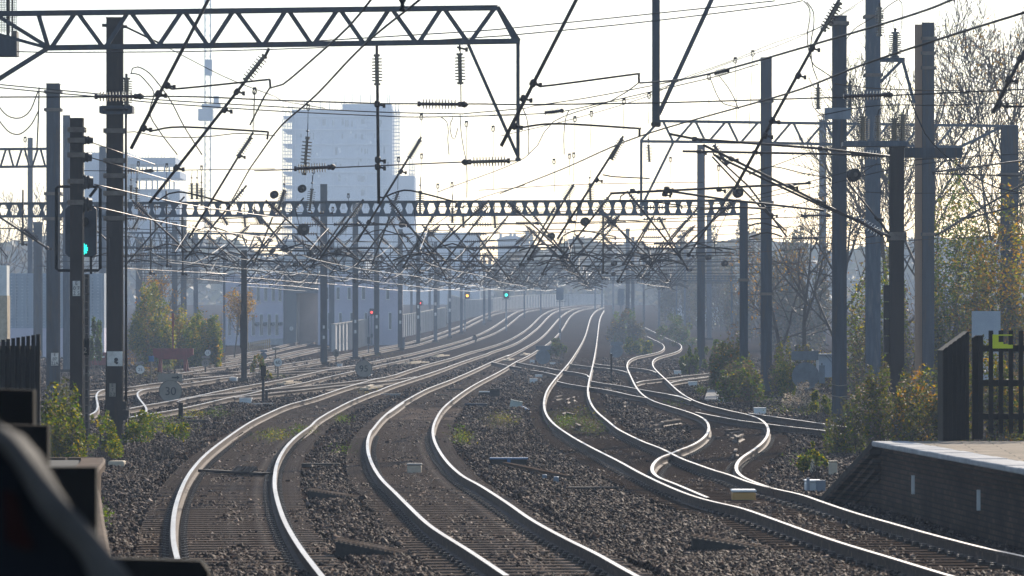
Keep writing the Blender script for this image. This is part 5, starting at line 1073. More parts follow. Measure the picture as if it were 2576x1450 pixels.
p = P(735, 827, Zd + .4); s = Zd / F; b = MB(); b.disc(P(733, 827, Zd + .4), 5 * s, .04, 20); q = b.build('limit_sign', 'sign_white', o); text('5', 733, 827.3, Zd + .36, 5.5, 'dark_text', o)
Zg = 300.
o = thing('clad_building', 'blue grey clad building with rows of pale ticks behind the left masts', 'building', base_loc(140, 0, Zg), None)
block(o, 'wall', 'clad_blue', 18, 688, 262, 835, Zg, 10); block(o, 'base_wall', 'wall_lavender', 18, 826, 262, 905, Zg - .3, 10)
b = MB()
for r in range(17):
    for c in range(17): boxd(b, 27 + c * 13.6, 697 + r * 7.8, 30.4 + c * 13.6, 697.9 + r * 7.8, Zg - .04, .05)
b.build('cladding_clips', 'window_trim', o)
for c in range(9): block(o, 'cladding_rib', 'tower_slab', 38 + c * 27.2, 690, 39.4 + c * 27.2, 826, Zg - .15, .2)
post_thing('gate_pier', 'pale pier with a tan base at the far left edge', 'pier', [('shaft', 'white_box', -30, 668, 17, 744, .8, 0), ('base', 'cream_box', -30, 744, 18, 860, .9, -.02)], -5, 940, Z=150.)
def wall_along(name, label, cat, pts, thick, m, capm=None, group=None, panel=None):
    """wall standing on the ground along the points (x, top row, foot row)"""
    Q = []
    for x, yt, yb in pts:
        p = GP(x, yb); Q.append((p, H + (HY - yt) * p.y / F))
    o = thing(name, label, cat, Q[0][0], group); b = MB(); cb = MB(); ps = []
    for (p, h), (q, h2) in zip(Q, Q[1:]):
        d = (q - p); d.z = 0; n = Vector((-d.y, d.x, 0)).normalized() * thick
        b.prism([Vector((p.x, p.y, p.z - .3)), Vector((q.x, q.y, q.z - .3)), Vector((q.x, q.y, h2)), Vector((p.x, p.y, h))], n)
        cb.bar(Vector((p.x, p.y, h + .04)) + n / 2, Vector((q.x, q.y, h2 + .04)) + n / 2, thick * 1.5, .1)
        if panel:
            k = max(1, int(d.length / panel))
            for i in range(k + 1):
                u = i / k; c = p.lerp(q, u); hh = h + (h2 - h) * u; pb = MB(); ps.append(pb); pb.bar(Vector((c.x, c.y, c.z - .3)) - n * .3, Vector((c.x, c.y, hh + .08)) - n * .3, .16)
    b.build('panel', m, o); cb.build('coping', capm or m, o)
    for pb in ps[:90]: pb.build('post', m, o)
    return o
wall_along('concrete_wall', 'tall panelled concrete wall curving away behind the receding masts', 'wall', [(840, 818, 884), (876, 813, 880), (922, 805, 868), (965, 800, 857), (1048, 789, 840), (1120, 775, 822)], .2, 'fence_panel', 'concrete', panel=3.)
wall_along('noise_fence', 'long hazy corrugated fence along the crest of the line', 'fence', [(1128, 742, 812), (1180, 756, 800), (1240, 752, 786), (1320, 744, 776), (1420, 741, 770), (1520, 741, 768)], .15, 'fence_panel', panel=2.4)
wall_along('low_wall', 'low pale wall beside the winding S track in the haze', 'wall', [(1690, 770, 800), (1750, 774, 806), (1830, 776, 812)], .3, 'wall_grey')
Zf = depth(884); o = thing('timber_fence', 'short yellow timber picket fence in front of the depot', 'fence', base_loc(650, 884), None); b = MB()
for k in range(11):
    x = 624 + k * 5.2; b = MB(); boxd(b, x, 862 - k * .9, x + 3.4, 885 - k * .8, Zf + k * .5, .06); b.build('picket', 'wood_fence', o)
b = MB(); b.bar(P(623, 868, Zf + .1), P(680, 860, Zf + 5.6), .08); b.bar(P(623, 879, Zf + .1), P(680, 871, Zf + 5.6), .08); b.build('rail', 'wood_fence', o)
post_thing('grey_wall', 'plain grey blue wall behind the timber fence at the right', 'wall', [('wall', 'clad_blue', 2447, 783, 2517, 960, .3, 0)], 2500, 1000, Z=140.)

for i, (a, b_, c, d) in enumerate(ROW[:7]):
    nm = 'catenary_mast'; s_ = ROWZ[i] / F; hits = [q for q in COL.objects if q.get('group') == 'masts of the receding row']
    if i < len(hits):
        h_ = hits[i]; x = (a + b_) / 2
        for yy in (d - 70, d - 96): b = MB(); b.box(P(x, yy, ROWZ[i] - (b_ - a) * s_ * .5 - .06), (5 * s_, .02, 8 * s_)); b.build('number_plate', 'sign_white', h_)
# ------------------------------------------------------------------ right platform
def xy(p, z): return Vector((p[0], p[1], z))
PH = .915
e0 = P(2197.5, 1110, 11000 * (H - PH) / 290.); e1 = P(2576, 1178.6, 11000 * (H - PH) / 358.6)
E0 = np.array([e0.x, e0.y]); E1 = np.array([e1.x, e1.y]); dv = (E1 - E0) / np.linalg.norm(E1 - E0); nv = np.array([-dv[1], dv[0]])   # nv points away from the track
if nv[0] < 0: nv = -nv
o = thing('brick_platform', 'right-hand brick platform with white coping and a ramp at its far end', 'platform', (E0[0], E0[1], 0), 'station platforms')
def slab(b, a, c, w0, w1, z0, z1):
    q = [a + nv * w0, c + nv * w0, c + nv * w1, a + nv * w1]; b.prism([xy(p, z0) for p in q], (0, 0, z1 - z0))
b = MB(); slab(b, E0, E0 + dv * 55, .12, 14, -.4, PH - .08); b.build('platform_wall', 'brick_dark', o) if 'brick_dark' in MATS else None
m, nt = newmat('brick_dark'); L = nt.links.new; out = nd(nt, 'ShaderNodeOutputMaterial'); bs = nd(nt, 'ShaderNodeBsdfPrincipled', i_Roughness=.9); bs.inputs['Specular IOR Level'].default_value = .05; L(bs.outputs[0], out.inputs[0])
tc = nd(nt, 'ShaderNodeTexCoord'); sx = nd(nt, 'ShaderNodeSeparateXYZ'); L(tc.outputs['Object'], sx.inputs[0]); cb = nd(nt, 'ShaderNodeCombineXYZ'); L(sx.outputs['Y'], cb.inputs[0]); L(sx.outputs['Z'], cb.inputs[1])
bt = nd(nt, 'ShaderNodeTexBrick', i_Scale=1.); bt.inputs['Brick Width'].default_value = .23; bt.inputs['Row Height'].default_value = .077; bt.inputs['Mortar Size'].default_value = .012
bt.inputs['Color1'].default_value = (.075, .046, .035, 1); bt.inputs['Color2'].default_value = (.038, .025, .020, 1); bt.inputs['Mortar'].default_value = (.022, .018, .015, 1)
L(cb.outputs[0], bt.inputs['Vector'])
nz = nd(nt, 'ShaderNodeTexNoise', i_Scale=1.1, i_Detail=5.); L(tc.outputs['Object'], nz.inputs['Vector']); rp = ramp(nt, [(.35, (.5, .5, .5)), (.65, (1.3, 1.25, 1.2))]); L(nz.outputs[0], rp.inputs[0])
mx = nd(nt, 'ShaderNodeMix', data_type='RGBA', blend_type='MULTIPLY'); mx.inputs[0].default_value = 1; L(bt.outputs[0], mx.inputs[6]); L(rp.outputs[0], mx.inputs[7]); L(mx.outputs[2], bs.inputs['Base Color'])
bp = nd(nt, 'ShaderNodeBump', i_Strength=.6, i_Distance=.01); L(bt.outputs['Fac'], bp.inputs['Height']); bp.invert = True; L(bp.outputs[0], bs.inputs['Normal'])
b = MB(); slab(b, E0, E0 + dv * 55, .12, 14, -.4, PH - .08); b.build('platform_wall', 'brick_dark', o)
for k in range(3):
    b = MB(); slab(b, E0 + dv * (1.0 + .28 * k), E0 + dv * 55, .12 - .035 * (3 - k), .13, PH - .16 - .078 * k, PH - .085 - .078 * k); b.build('corbel_course', 'brick_dark', o)
b = MB(); n = 46; L0 = 55 / n * .9
k = 0; s0 = 0.
while s0 < 45:
    ln = .92; slab(b, E0 + dv * s0, E0 + dv * (s0 + ln - .012), -.03, .52, PH - .085, PH + .004 * math.sin(k * 2.3)); s0 += ln; k += 1
bev = b.build('coping', 'coping_white', o); md = bev.modifiers.new('round', 'BEVEL'); md.width = .022; md.segments = 2
b = MB(); slab(b, E0, E0 + dv * 55, .52, 14, PH - .08, PH - .004); b.build('surface', 'paving', o)
for sp in (3.4, 9.2):
    b = MB(); q = E0 + dv * sp + nv * .1; b.box(xy(q, .35), (.05, .05, .28)); b.build('drain_pipe', 'white_box', o)
R0 = P(2065, 1250, 72.4); RF = np.array([R0.x, R0.y])
rd = RF - E0
def rquad(b, w0, w1, z_up, z_dn, shift=0.):
    a, c = E0 + nv * w0, RF + nv * w0; a2, c2 = E0 + nv * w1, RF + nv * w1
    vs = [xy(a, PH + z_up), xy(c, -.12 + z_up), xy(c2, -.12 + z_up), xy(a2, PH + z_up), xy(a, PH + z_dn), xy(c, -.12 + z_dn), xy(c2, -.12 + z_dn), xy(a2, PH + z_dn)]
    b.add(vs, [(0, 1, 2, 3), (7, 6, 5, 4), (0, 4, 5, 1), (1, 5, 6, 2), (2, 6, 7, 3), (3, 7, 4, 0)])
b = MB(); rquad(b, -.02, .45, 0, -.1); b.build('ramp_coping', 'concrete_dark', o)
b = MB(); rquad(b, .45, 12, -.01, -.1); b.build('ramp_surface', 'paving', o)
b = MB(); a, c = E0 + nv * .12, RF + nv * .12; b.prism([xy(a, PH - .1), xy(c, -.22), xy(c, -.5), xy(a, -.5)], Vector((nv[0], nv[1], 0)) * .3); b.build('ramp_wall', 'brick_dark', o)
for k in range(4):
    b = MB(); q = -.14 - .13 * k; rquad(b, .12 - .045 * (4 - k), .14, q, q - .07); b.build('ramp_course', 'brick_dark', o)
# timber fence on the platform
ZF = 70.9
o = thing('picket_fence', 'black timber fence at the end of the right platform with a yellow green sign', 'fence', P(2480, 1104, ZF), None)
for k in range(8):
    x = 2462 + 25.2 * k; b = MB(); boxd(b, x, 832 if k else 846, x + 11.5, 1091, ZF - .06, .03); b.build('picket', 'fence_dark', o)
for y in (877, 964, 1048): b = MB(); boxd(b, 2446, y - 8, 2680, y + 8, ZF, .08); b.build('rail', 'fence_dark', o)
b = MB(); b.prism([P(x, y, ZF + .1) for x, y in [(2447, 850), (2456, 844), (2473, 844), (2473, 1106), (2447, 1106)]], (0, .15, 0)); b.build('fence_post', 'fence_dark', o)
b = MB(); b.prism([P(x, y, ZF - .02) for x, y in [(2372, 882), (2438, 834), (2438, 1106), (2372, 1112)]], (0, .9, 0)); b.build('raked_panel', 'fence_dark', o)
for k in range(6): b = MB(); x = 2374 + k * 11; b.prism([P(a, c, ZF - .05) for a, c in [(x, 879 - k * 8), (x + 8, 873 - k * 8), (x + 8, 1106), (x, 1106)]], (0, .03, 0)); b.build('picket', 'fence_dark', o)
b = MB(); b.prism([P(x, y, ZF - .075) for x, y in [(2497, 842), (2512, 842), (2512, 861), (2524, 861), (2524, 866), (2537, 866), (2537, 868), (2548, 868), (2548, 877), (2497, 877)]], (0, .012, 0)); b.prism([P(x, y, ZF - .075) for x, y in [(2512, 842), (2547, 842), (2547, 845), (2512, 845)]], (0, .012, 0)); b.build('sign_plate', 'yellow_sign', o)
# ------------------------------------------------------------------ left platform
LE = [(-5.62, 60.3), (-5.45, 58.6), (-5.05, 53.2), (-4.32, 46.), (-3.72, 40.), (-3.1, 34.), (-2.35, 27.), (-1.6, 20.), (.2, 6.), (1.5, -6.)]
LE = [tuple(q) for q in crom(LE, .8)]
o = thing('left_platform', 'left-hand platform with a curved edge of rounded brown coping bricks', 'platform', (LE[0][0], LE[0][1], 0), 'station platforms')
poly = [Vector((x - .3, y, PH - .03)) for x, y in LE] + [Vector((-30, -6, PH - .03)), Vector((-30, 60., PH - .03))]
b = MB(); b.prism(poly[::-1], (0, 0, -1.3)); b.build('platform_body', 'fence_dark', o)  # near-black body colour stands in for the shade lying over the platform
b = MB()
for (x0, y0), (x1, y1) in zip(LE, LE[1:]):
    d = Vector((x1 - x0, y1 - y0, 0)).normalized(); n = Vector((d.y, -d.x, 0))
    if n.x > 0: n = -n
    a, c = Vector((x0, y0, 0)) + d * .006, Vector((x1, y1, 0)) - d * .006
    pr = [(0, -.1), (0, -.02), (.03, .0), (.33, .0), (.33, -.12)]
    b.prism([a + n * u + Vector((0, 0, PH + z)) for u, z in pr], c - a)
b.build('coping_bricks', 'brick_cope', o); b = MB()
for (x0, y0), (x1, y1) in zip(LE, LE[1:]):
    b.prism([Vector((x0 - .06, y0, PH - .1)), Vector((x1 - .06, y1, PH - .1)), Vector((x1 - .06, y1, -.4)), Vector((x0 - .06, y0, -.4))], (-.25, 0, 0))
b.build('platform_wall', 'brick_cope', o)
b = MB(); xx = LE[0][0]
for k in range(16): b.prism([Vector((xx - .02 - k * .5, 60.35, PH + z)) if False else Vector((xx - .02 - k * .5, 60.1 + u, PH + z)) for u, z in [(0, 0), (.27, 0), (.31, -.04), (.31, -.12), (0, -.12)]], (-.47, 0, 0))
b.build('end_coping', 'brick_cope', o)
# black corrugated fence on the left platform
o = thing('panel_fence', 'black ribbed metal fence at the left frame edge', 'fence', P(60, 1040, 62.), None); b = MB()
for k in range(13):
    x = -60 + k * 12.6; yt = 857 - (x + 10) * .155; b = MB(); boxd(b, x, yt, x + 9.2, 1165, 62 - (.08 if k % 2 else 0), .05); b.build('pale', 'fence_dark', o)
b = MB(); b.bar(P(-70, 905, 62.1), P(103, 888, 62.1), .08); b.bar(P(-70, 1090, 62.1), P(103, 1080, 62.1), .08); b.build('rail', 'fence_dark', o); b = MB(); boxd(b, -70, 870, 99, 1165, 62.14, .03); b.build('backing', 'black_paint_shade', o)
# dark sheets close to the camera; the black ones stand in for shade
def prism_img(b, pts, Z, dep): return b.prism([P(x, y, Z) for x, y in pts], (0, dep, 0))
o = thing('stepped_shade', 'black stepped sheets standing in for deep shade in the lower left corner', 'parapet', P(120, 1500, 16.), None)
b = MB(); prism_img(b, [(-60, 1068), (120, 1071), (120, 1700), (-60, 1700)], 16.4, .1); b.build('upper_shade', 'black_paint_shade', o)
b = MB(); prism_img(b, [(110, 1176), (241, 1176), (241, 1700), (110, 1700)], 16., .1); b.build('lower_shade', 'black_paint_shade', o)
b = MB(); prism_img(b, [(-60, 978), (84, 982), (84, 1080), (-60, 1080)], 16.7, .1); b.build('top_shade', 'black_paint_shade', o)
b = MB(); prism_img(b, [(230, 1404), (505, 1412), (524, 1440), (524, 1700), (230, 1700)], 15.6, .1); b.build('base_shade', 'black_paint_shade', o)
o = thing('curved_shape', 'dark blurred shape with a paler curved edge cutting the bottom left corner', 'parapet', P(60, 1500, 6.5), None)  # made-up flat form: dark fill with a paler band along its edge
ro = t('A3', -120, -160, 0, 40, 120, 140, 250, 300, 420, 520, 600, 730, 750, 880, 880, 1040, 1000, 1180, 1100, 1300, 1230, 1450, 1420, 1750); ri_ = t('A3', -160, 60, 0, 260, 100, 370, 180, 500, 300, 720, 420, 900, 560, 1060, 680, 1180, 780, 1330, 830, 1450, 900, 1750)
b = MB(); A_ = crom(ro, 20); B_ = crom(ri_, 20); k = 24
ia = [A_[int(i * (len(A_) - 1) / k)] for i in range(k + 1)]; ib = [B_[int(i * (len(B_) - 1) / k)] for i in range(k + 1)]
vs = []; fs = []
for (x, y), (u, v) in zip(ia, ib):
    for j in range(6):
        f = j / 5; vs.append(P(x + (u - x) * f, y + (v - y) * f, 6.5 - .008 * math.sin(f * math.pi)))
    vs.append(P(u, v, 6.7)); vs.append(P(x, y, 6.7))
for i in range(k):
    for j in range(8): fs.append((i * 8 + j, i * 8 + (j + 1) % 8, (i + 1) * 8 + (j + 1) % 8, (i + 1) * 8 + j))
fs.append(tuple(range(8))[::-1]); fs.append(tuple(k * 8 + j for j in range(8))); b.add(vs, fs); b.build('edge_band', 'shape_grey', o, True)
b = MB(); prism_img(b, [(-120, 1060)] + ib[3:] + [(-120, 1560)], 6.55, .4); b.build('dark_fill', 'shape_dark', o)
b = MB(); prism_img(b, [(6, 1235), (36, 1240), (62, 1330), (84, 1378), (60, 1384), (14, 1360)], 6.53, .02); b.build('red_patch', 'shape_red', o)
# ------------------------------------------------------------------ track clutter
def gbox(name, label, cat, m, x0, y0, x1, y1, dep=.5, group=None, lid=None, dz=-.2, lidm=None, bev=.03, skew=0):
    """box on the ballast, front face filling the rectangle; y1 is where its front foot stands"""
    p = GP((x0 + x1) / 2, y1, dz); Z = p.y; s = Z / F; w_ = (x1 - x0) * s; h = (y1 - y0) * s
    o = thing(name, label, cat, p, group); b = MB(); R = Matrix.Rotation(skew, 3, 'Z')
    b.box((p.x, p.y + dep / 2, p.z + h / 2 - .02), (w_, dep, h), R); q = b.build('body', m, o)
    if bev: md = q.modifiers.new('round', 'BEVEL'); md.width = min(bev, h * .2, w_ * .2); md.segments = 2
    if lid: b = MB(); b.box((p.x, p.y + dep / 2, p.z + h), (w_ * 1.06, dep * 1.06, h * lid), R); q = b.build('lid', lidm or m, o); md = q.modifiers.new('round', 'BEVEL'); md.width = h * lid * .3
    return o
PMG = 'white trackside boxes'
for lb, k, v in [('white box right of the round sign back at the crossing', 'Q5', (225, 230, 278, 252)), ('upper white box left of the right main line', 'Q5', (92, 342, 157, 368)), ('lower white box left of the right main line, with a short pipe', 'Q5', (42, 378, 113, 412)),
                 ('white box left of the rusty track end', 'Q6', (220, 420, 286, 456)), ('white box under the rusty track end', 'Q6', (350, 520, 430, 557)), ('white box by the cracked concrete slab', 'Q6', (617, 668, 712, 716)),
                 ('white box by the rails near the big sign back, with a handle hole', 'Q6', (950, 760, 1057, 816)), ('small white box left of the round sign back at the crossing', 'Q5', (45, 208, 88, 232)), ('white box right of the black box post', 'Q2', (2230, 600, 2360, 655)),
                 ('pale box in the left crossover beside the black box post', 'Q2', (230, 985, 425, 1060)), ('pale box at the foot of the sleeved post', 'Q2', (58, 650, 190, 712)), ('pale box behind the 35 over 60 sign', 'Q2', (1805, 430, 1885, 475))]:
    q = t(k, *v); gbox('point_machine', lb, 'trackside box', 'white_box', q[0][0], q[0][1], q[1][0], q[1][1], .45, PMG, .18)
o = gbox('point_machine', 'large white machine box at the foot of the brick ramp', 'trackside box', 'white_box', 2027.5, 1211, 2066, 1241, .5, PMG, .16)
b = MB(); q = LOC[o.name]; b.box(q + Vector((.12, -.06, .12)), (.16, .12, .22)); b.box(q + Vector((-.1, -.03, .12)), (.05, .08, .3)); b.build('fitting', 'galv_light', o)
o = gbox('lineside_cabinet', 'leaning cream cabinet by the brick ramp', 'cabinet', 'cream_box', 2040, 1158, 2063, 1190, .2, 'cream cabinets', .06); b = MB(); q = LOC[o.name]; b.box(q + Vector((-.02, .15, .05)), (.06, .06, .5)); b.build('leg', 'concrete', o); o.rotation_euler = (0, -.12, 0)
gbox('lineside_cabinet', 'upright cream cabinet just behind the brick ramp', 'cabinet', 'cream_box', 2086, 1161, 2107.5, 1196, .25, 'cream cabinets', .06)
gbox('amber_box', 'amber fronted box with its lit top coloured white between the right rails', 'trackside box', 'amber_box', 1843, 1236, 1902, 1263, .5, None, .22, lidm='white_box')  # lid coloured white to stand for sunlight on the box top
gbox('pale_box', 'pale rusty box standing between the second track rails', 'trackside box', 'cream_box', 1024, 1169, 1060, 1193, .4, None, .2, lidm='concrete')
gbox('dark_cabinet', 'dark square box with a lit right side between the centre tracks', 'trackside box', 'concrete_dark', 1232, 980, 1258, 1003, .35, None, .1); gbox('battery_box', 'low dark box with white top left of the dark square box', 'trackside box', 'concrete_dark', 1205, 986, 1234, 997, .3, None, .25, lidm='white_box')
o = gbox('junction_box', 'tilted pale green box lying on the ballast with a cable', 'trackside box', 'pale_box', 1281, 1009, 1311, 1027, .35, None, .1); o.rotation_euler = (0, .22, 0)
b = MB(); b.tube([GP(1312, 1020, -.1), GP(1325, 1024, -.12), GP(1345, 1026, -.12), GP(1362, 1026, -.12)], .04, 6); b.build('cable', 'blue_box', o)
gbox('trough_end', 'concrete block with a sunlit end left of the outer rail', 'block', 'cream_box', 271.6, 1158, 312, 1181, .5, None)
TG = 'dark blocks and troughs lying on the ballast'
for lb, k, v, m in [('long dark slab between the middle tracks near the bottom', 'C3', (635, 605, 1120, 665), 'concrete_dark'), ('dark bar lying left of the second track', 'B3', (480, 385, 840, 425), 'concrete_dark'), ('dark long block near the black box post', 'Q1', (1735, 1320, 2170, 1400), 'concrete_dark'),
                    ('dark block above the long block by the crossover', 'Q1', (2125, 1125, 2260, 1210), 'concrete_dark'), ('low slab on the grass by the crossover', 'Q1', (1740, 1260, 1960, 1300), 'concrete'), ('dark bar right of the outer left track', 'Q2', (2180, 1060, 2560, 1095), 'concrete_dark'), ('blue edged beam between the centre tracks', 'Q3', (815, 595, 1020, 622), 'blue_black'),
                    ('ribbed trough lid right of the black box post', 'Q2', (400, 1050, 790, 1100), 'concrete'), ('dark wedge in the left crossover ballast', 'Q2', (910, 950, 1180, 1000), 'concrete_dark'), ('pale ribbed lid left of the second track', 'Q3', (50, 508, 235, 530), 'concrete'),
                    ('first dark bar across the second track', 'Q3', (555, 515, 660, 535), 'concrete_dark'), ('second dark bar across the second track', 'Q3', (650, 462, 800, 485), 'concrete_dark'), ('dark rubber mat behind the banded mast foot', 'A3', (1130, 178, 1225, 215), 'concrete_dark')]:
    q = t(k, *v); gbox('trough_block', lb, 'block', m, q[0][0], q[0][1], q[1][0], q[1][1], .3, TG)
o = gbox('cable_trough', 'grey trough with a blue lid between the centre and right tracks', 'trough', 'concrete_dark', 1233, 1152, 1327, 1172, .25, TG); b = MB(); q = LOC[o.name]; w_ = 94 * q.y / F; b.box(q + Vector((0, .12, .15)), (w_ * 1.02, .3, .03)); b.box(q + Vector((-.0, -.015, .06)), (.07, .03, .16)); b.build('lid', 'blue_box', o)
for lb, x0, x1 in [('left of two small grey blocks on the ballast', 1364, 1376), ('right of two small grey blocks on the ballast', 1392.5, 1406)]: gbox('grey_block', lb, 'block', 'galv_light', x0, 1192 if x0 < 1380 else 1197, x1, 1209 if x0 < 1380 else 1216, .15, 'small grey blocks')
for lb, q in [('long brown plank lying by the small grey blocks', ((1270, 1166), (1392, 1192))), ('short plank end by the small grey blocks', ((1352, 1184), (1433, 1200)))]:
    a, c = GP(*q[0], -.08), GP(*q[1], -.08); b = MB(); b.bar(a, c, .12, .05); o = b.build('plank', 'timber', loc=a); tag(o, lb, 'plank', 'planks')
def ramp_magnet(label, k, v, h):
    q = t(k, *v); (x0, y0), (x1, y1) = q; p = GP((x0 + x1) / 2, y1, -.2); Z = p.y; s = Z / F; w_ = (x1 - x0) * s
    o = thing('ribbed_ramp', label, 'track ramp', p, 'ribbed ramps'); dp = .55; b = MB(); X0, X1 = p.x - w_ / 2, p.x + w_ / 2
    b.prism([Vector((X0, p.y, p.z - .05)), Vector((X1, p.y, p.z - .05)), Vector((X1, p.y, p.z + .03)), Vector((X0, p.y, p.z + h))], (0, dp, 0)); b.build('body', 'concrete_dark', o)
    n = 14
    for i in range(n):
        u = (i + .5) / n; b = MB(); zz = p.z + h + (.03 - h) * u + .018; b.bar(Vector((X0 + w_ * u - .05, p.y + .02, zz)), Vector((X0 + w_ * u + .05, p.y + dp - .02, zz)), .035, .03); b.build('rib', 'sleeper', o)
ramp_magnet('ribbed wedge ramp between the two left tracks, the farther one', 'B3', (540, 650, 995, 740), .16)
ramp_magnet('ribbed wedge ramp between the two left tracks, the nearer one', 'B3', (800, 1165, 1440, 1275), .2)
ramp_magnet('ribbed wedge ramp between the centre and right tracks near the bottom', 'C3', (1805, 1105, 2540, 1235), .2)
o = thing('comb_bar', 'flat bar with a comb of teeth across the outer left track', 'track fitting', GP(590, 1188), None); a, c = GP(512, 1184, -.12), GP(674, 1193, -.12); b = MB(); b.bar(a, c, .25, .05); b.build('bar', 'concrete_dark', o)
for i in range(6): p = a.lerp(c, .5 + i * .055); b = MB(); b.bar(p + Vector((-.06, 0, .0)), p + Vector((.06, .1, .12)), .05, .03); b.build('tooth', 'sleeper', o)
# loose rail pieces
def offcut(b, a, c, h=.15):
    d = (c - a); d.z = 0; d.normalize(); s = Vector((d.y, -d.x, 0)); up = Vector((0, 0, 1))
    pr = [(-.036, 0), (.036, 0), (.036, -.036), (.011, -.046), (.011, -.12), (.07, -.14), (.07, -.15), (-.07, -.15), (-.07, -.14), (-.011, -.12), (-.011, -.046), (-.036, -.036)]
    b.prism([a + s * u + up * (z + .0) for u, z in pr], c - a)
OG = 'loose rail pieces between the tracks'
for lb, segs in [('star of crossed rail pieces left of the curving turnout rail', [((1635, 1072), (1678, 1062)), ((1668, 1060), (1711, 1054)), ((1662, 1050), (1672, 1076))]), ('star of crossed rail pieces inside the right turnout', [((1824, 1082), (1860, 1079)), ((1836, 1108), (1885, 1083)), ((1835, 1083), (1872, 1112)), ((1830, 1090), (1874, 1082))]),
                 ('single tilted rail piece below the right star', [((1843, 1150), (1856, 1117))]), ('straight rail piece inside the right main line', [((1390, 1000), (1421, 993))]), ('pair of short rail stubs inside the right main line', [((1423, 1008), (1434, 1000)), ((1438, 1008), (1448, 991))]),
                 ('short rail stub on the ballast by the crossing', [((1566, 1015), (1580, 1010))]), ('two short rail pieces in the weeds of the right main line', [((1415, 1045), (1424, 1034)), ((1422, 1036), (1446, 1042))]), ('rail stub lying in the weeds lower down', [((1446, 1063), (1464, 1073))])]:
    o = thing('rail_offcut', lb, 'rail piece', GP(*segs[0][0]), OG)
    for a, c in segs:
        b = MB(); a, c = GP(*a, -.02), GP(*c, -.02); d = c - a
        if d.length > 3: m_ = (a + c) / 2; a, c = m_ - d.normalized() * 1.2, m_ + d.normalized() * 1.2
        offcut(b, a, c); b.build('rail_piece', 'rail_side', o)
# pale flattened boards beside the rails far off
for i, (lb, k, v) in enumerate([('pale splintered board beside the 95 sign track', 'Q3', (280, 210, 470, 240)), ('pale splintered board further along the 95 sign track', 'Q3', (500, 140, 695, 180)), ('pale board between the middle tracks', 'Q3', (1190, 188, 1245, 210)), ('pale stack of boards by the curved middle track', 'Q3', (1330, 130, 1400, 165)),
                                ('pale notched board by the first crossover', 'Q2', (2240, 740, 2480, 830)), ('pale board low in the outer left track', 'Q2', (890, 700, 1180, 750))]):
    (x0, y0), (x1, y1) = t(k, *v); a, c = GP(x0, y1, -.08), GP(x1, (y0 + y1) / 2, -.08); d = c - a
    m_ = (a + c) / 2
    if d.length > 9: a, c = m_ - d.normalized() * 4.5, m_ + d.normalized() * 4.5
    b = MB(); b.bar(a, c, .35, .07); b.bar(a.lerp(c, .1) + Vector((.1, 0, .07)), a.lerp(c, .8) + Vector((-.15, 0, .07)), .16, .05); o = b.build('guard_board', 'cream_box', loc=a); tag(o, lb, 'board', 'pale boards beside the rails')
b = MB(); b.prism([GP(x, y, -.14) for x, y in t('Q6', 495, 690, 610, 690, 645, 590, 535, 565)], (0, 0, .05)); o = b.build('concrete_slab', 'concrete', loc=GP(1790, 1000)); tag(o, 'cracked pale concrete slab at the edge of the fern shrub', 'slab')
b = MB(); c = GP(2004, 1027, -.1); b.lathe(c, c + Vector((.1, 0, .1)), [(0, .02), (.3, .08), (.7, .06), (1, .02)], 7); o = b.build('litter', 'blue_box', loc=c); tag(o, 'scrap of bright blue litter in the grass by the big sign back', 'litter')
b = MB(); c = GP(2572 - 80, 1368, .1)

o = thing('equipment_cage', 'dark equipment box with a mesh cage at the top left corner', 'equipment box', P(20, 141, 96.), None)
b = MB(); boxd(b, -60, 92, 42, 141, 96., .5); b.build('box', 'steel_grey', o); b = MB(); boxd(b, 28, 78, 42, 92, 96., .4); b.build('terminal_box', 'bracket', o)
b = MB(); boxd(b, 16, -40, 23, 95, 96.1, .1); boxd(b, 30, -40, 33, 80, 96.1, .05); b.build('cage_post', 'steel_dark', o); b = MB()
for k in range(22): b.tube([P(-60, -10 + k * 4.2, 96.2), P(40, -10 + k * 4.2, 96.2)], .006, 4)
for k in range(18): b.tube([P(-30 + k * 4.2, -30, 96.2), P(-30 + k * 4.2, 84, 96.2)], .006, 4)
b.build('mesh', 'steel_dark', o)
o = thing('wire_clamp', 'black wire clamp poking in at the top edge, above the big boom', 'clamp', P(1012, 28, 60.), None)
b = MB(); b.lathe(P(1013, -25, 60.), P(1012, 30, 60.), [(0, .05), (.5, .05), (.6, .028), (.85, .03), (.9, .05), (1, .03)], 10); b.bar(P(990, -2, 60.), P(1036, -4, 60.), .03); b.build('clamp_body', 'black_paint_shade', o)
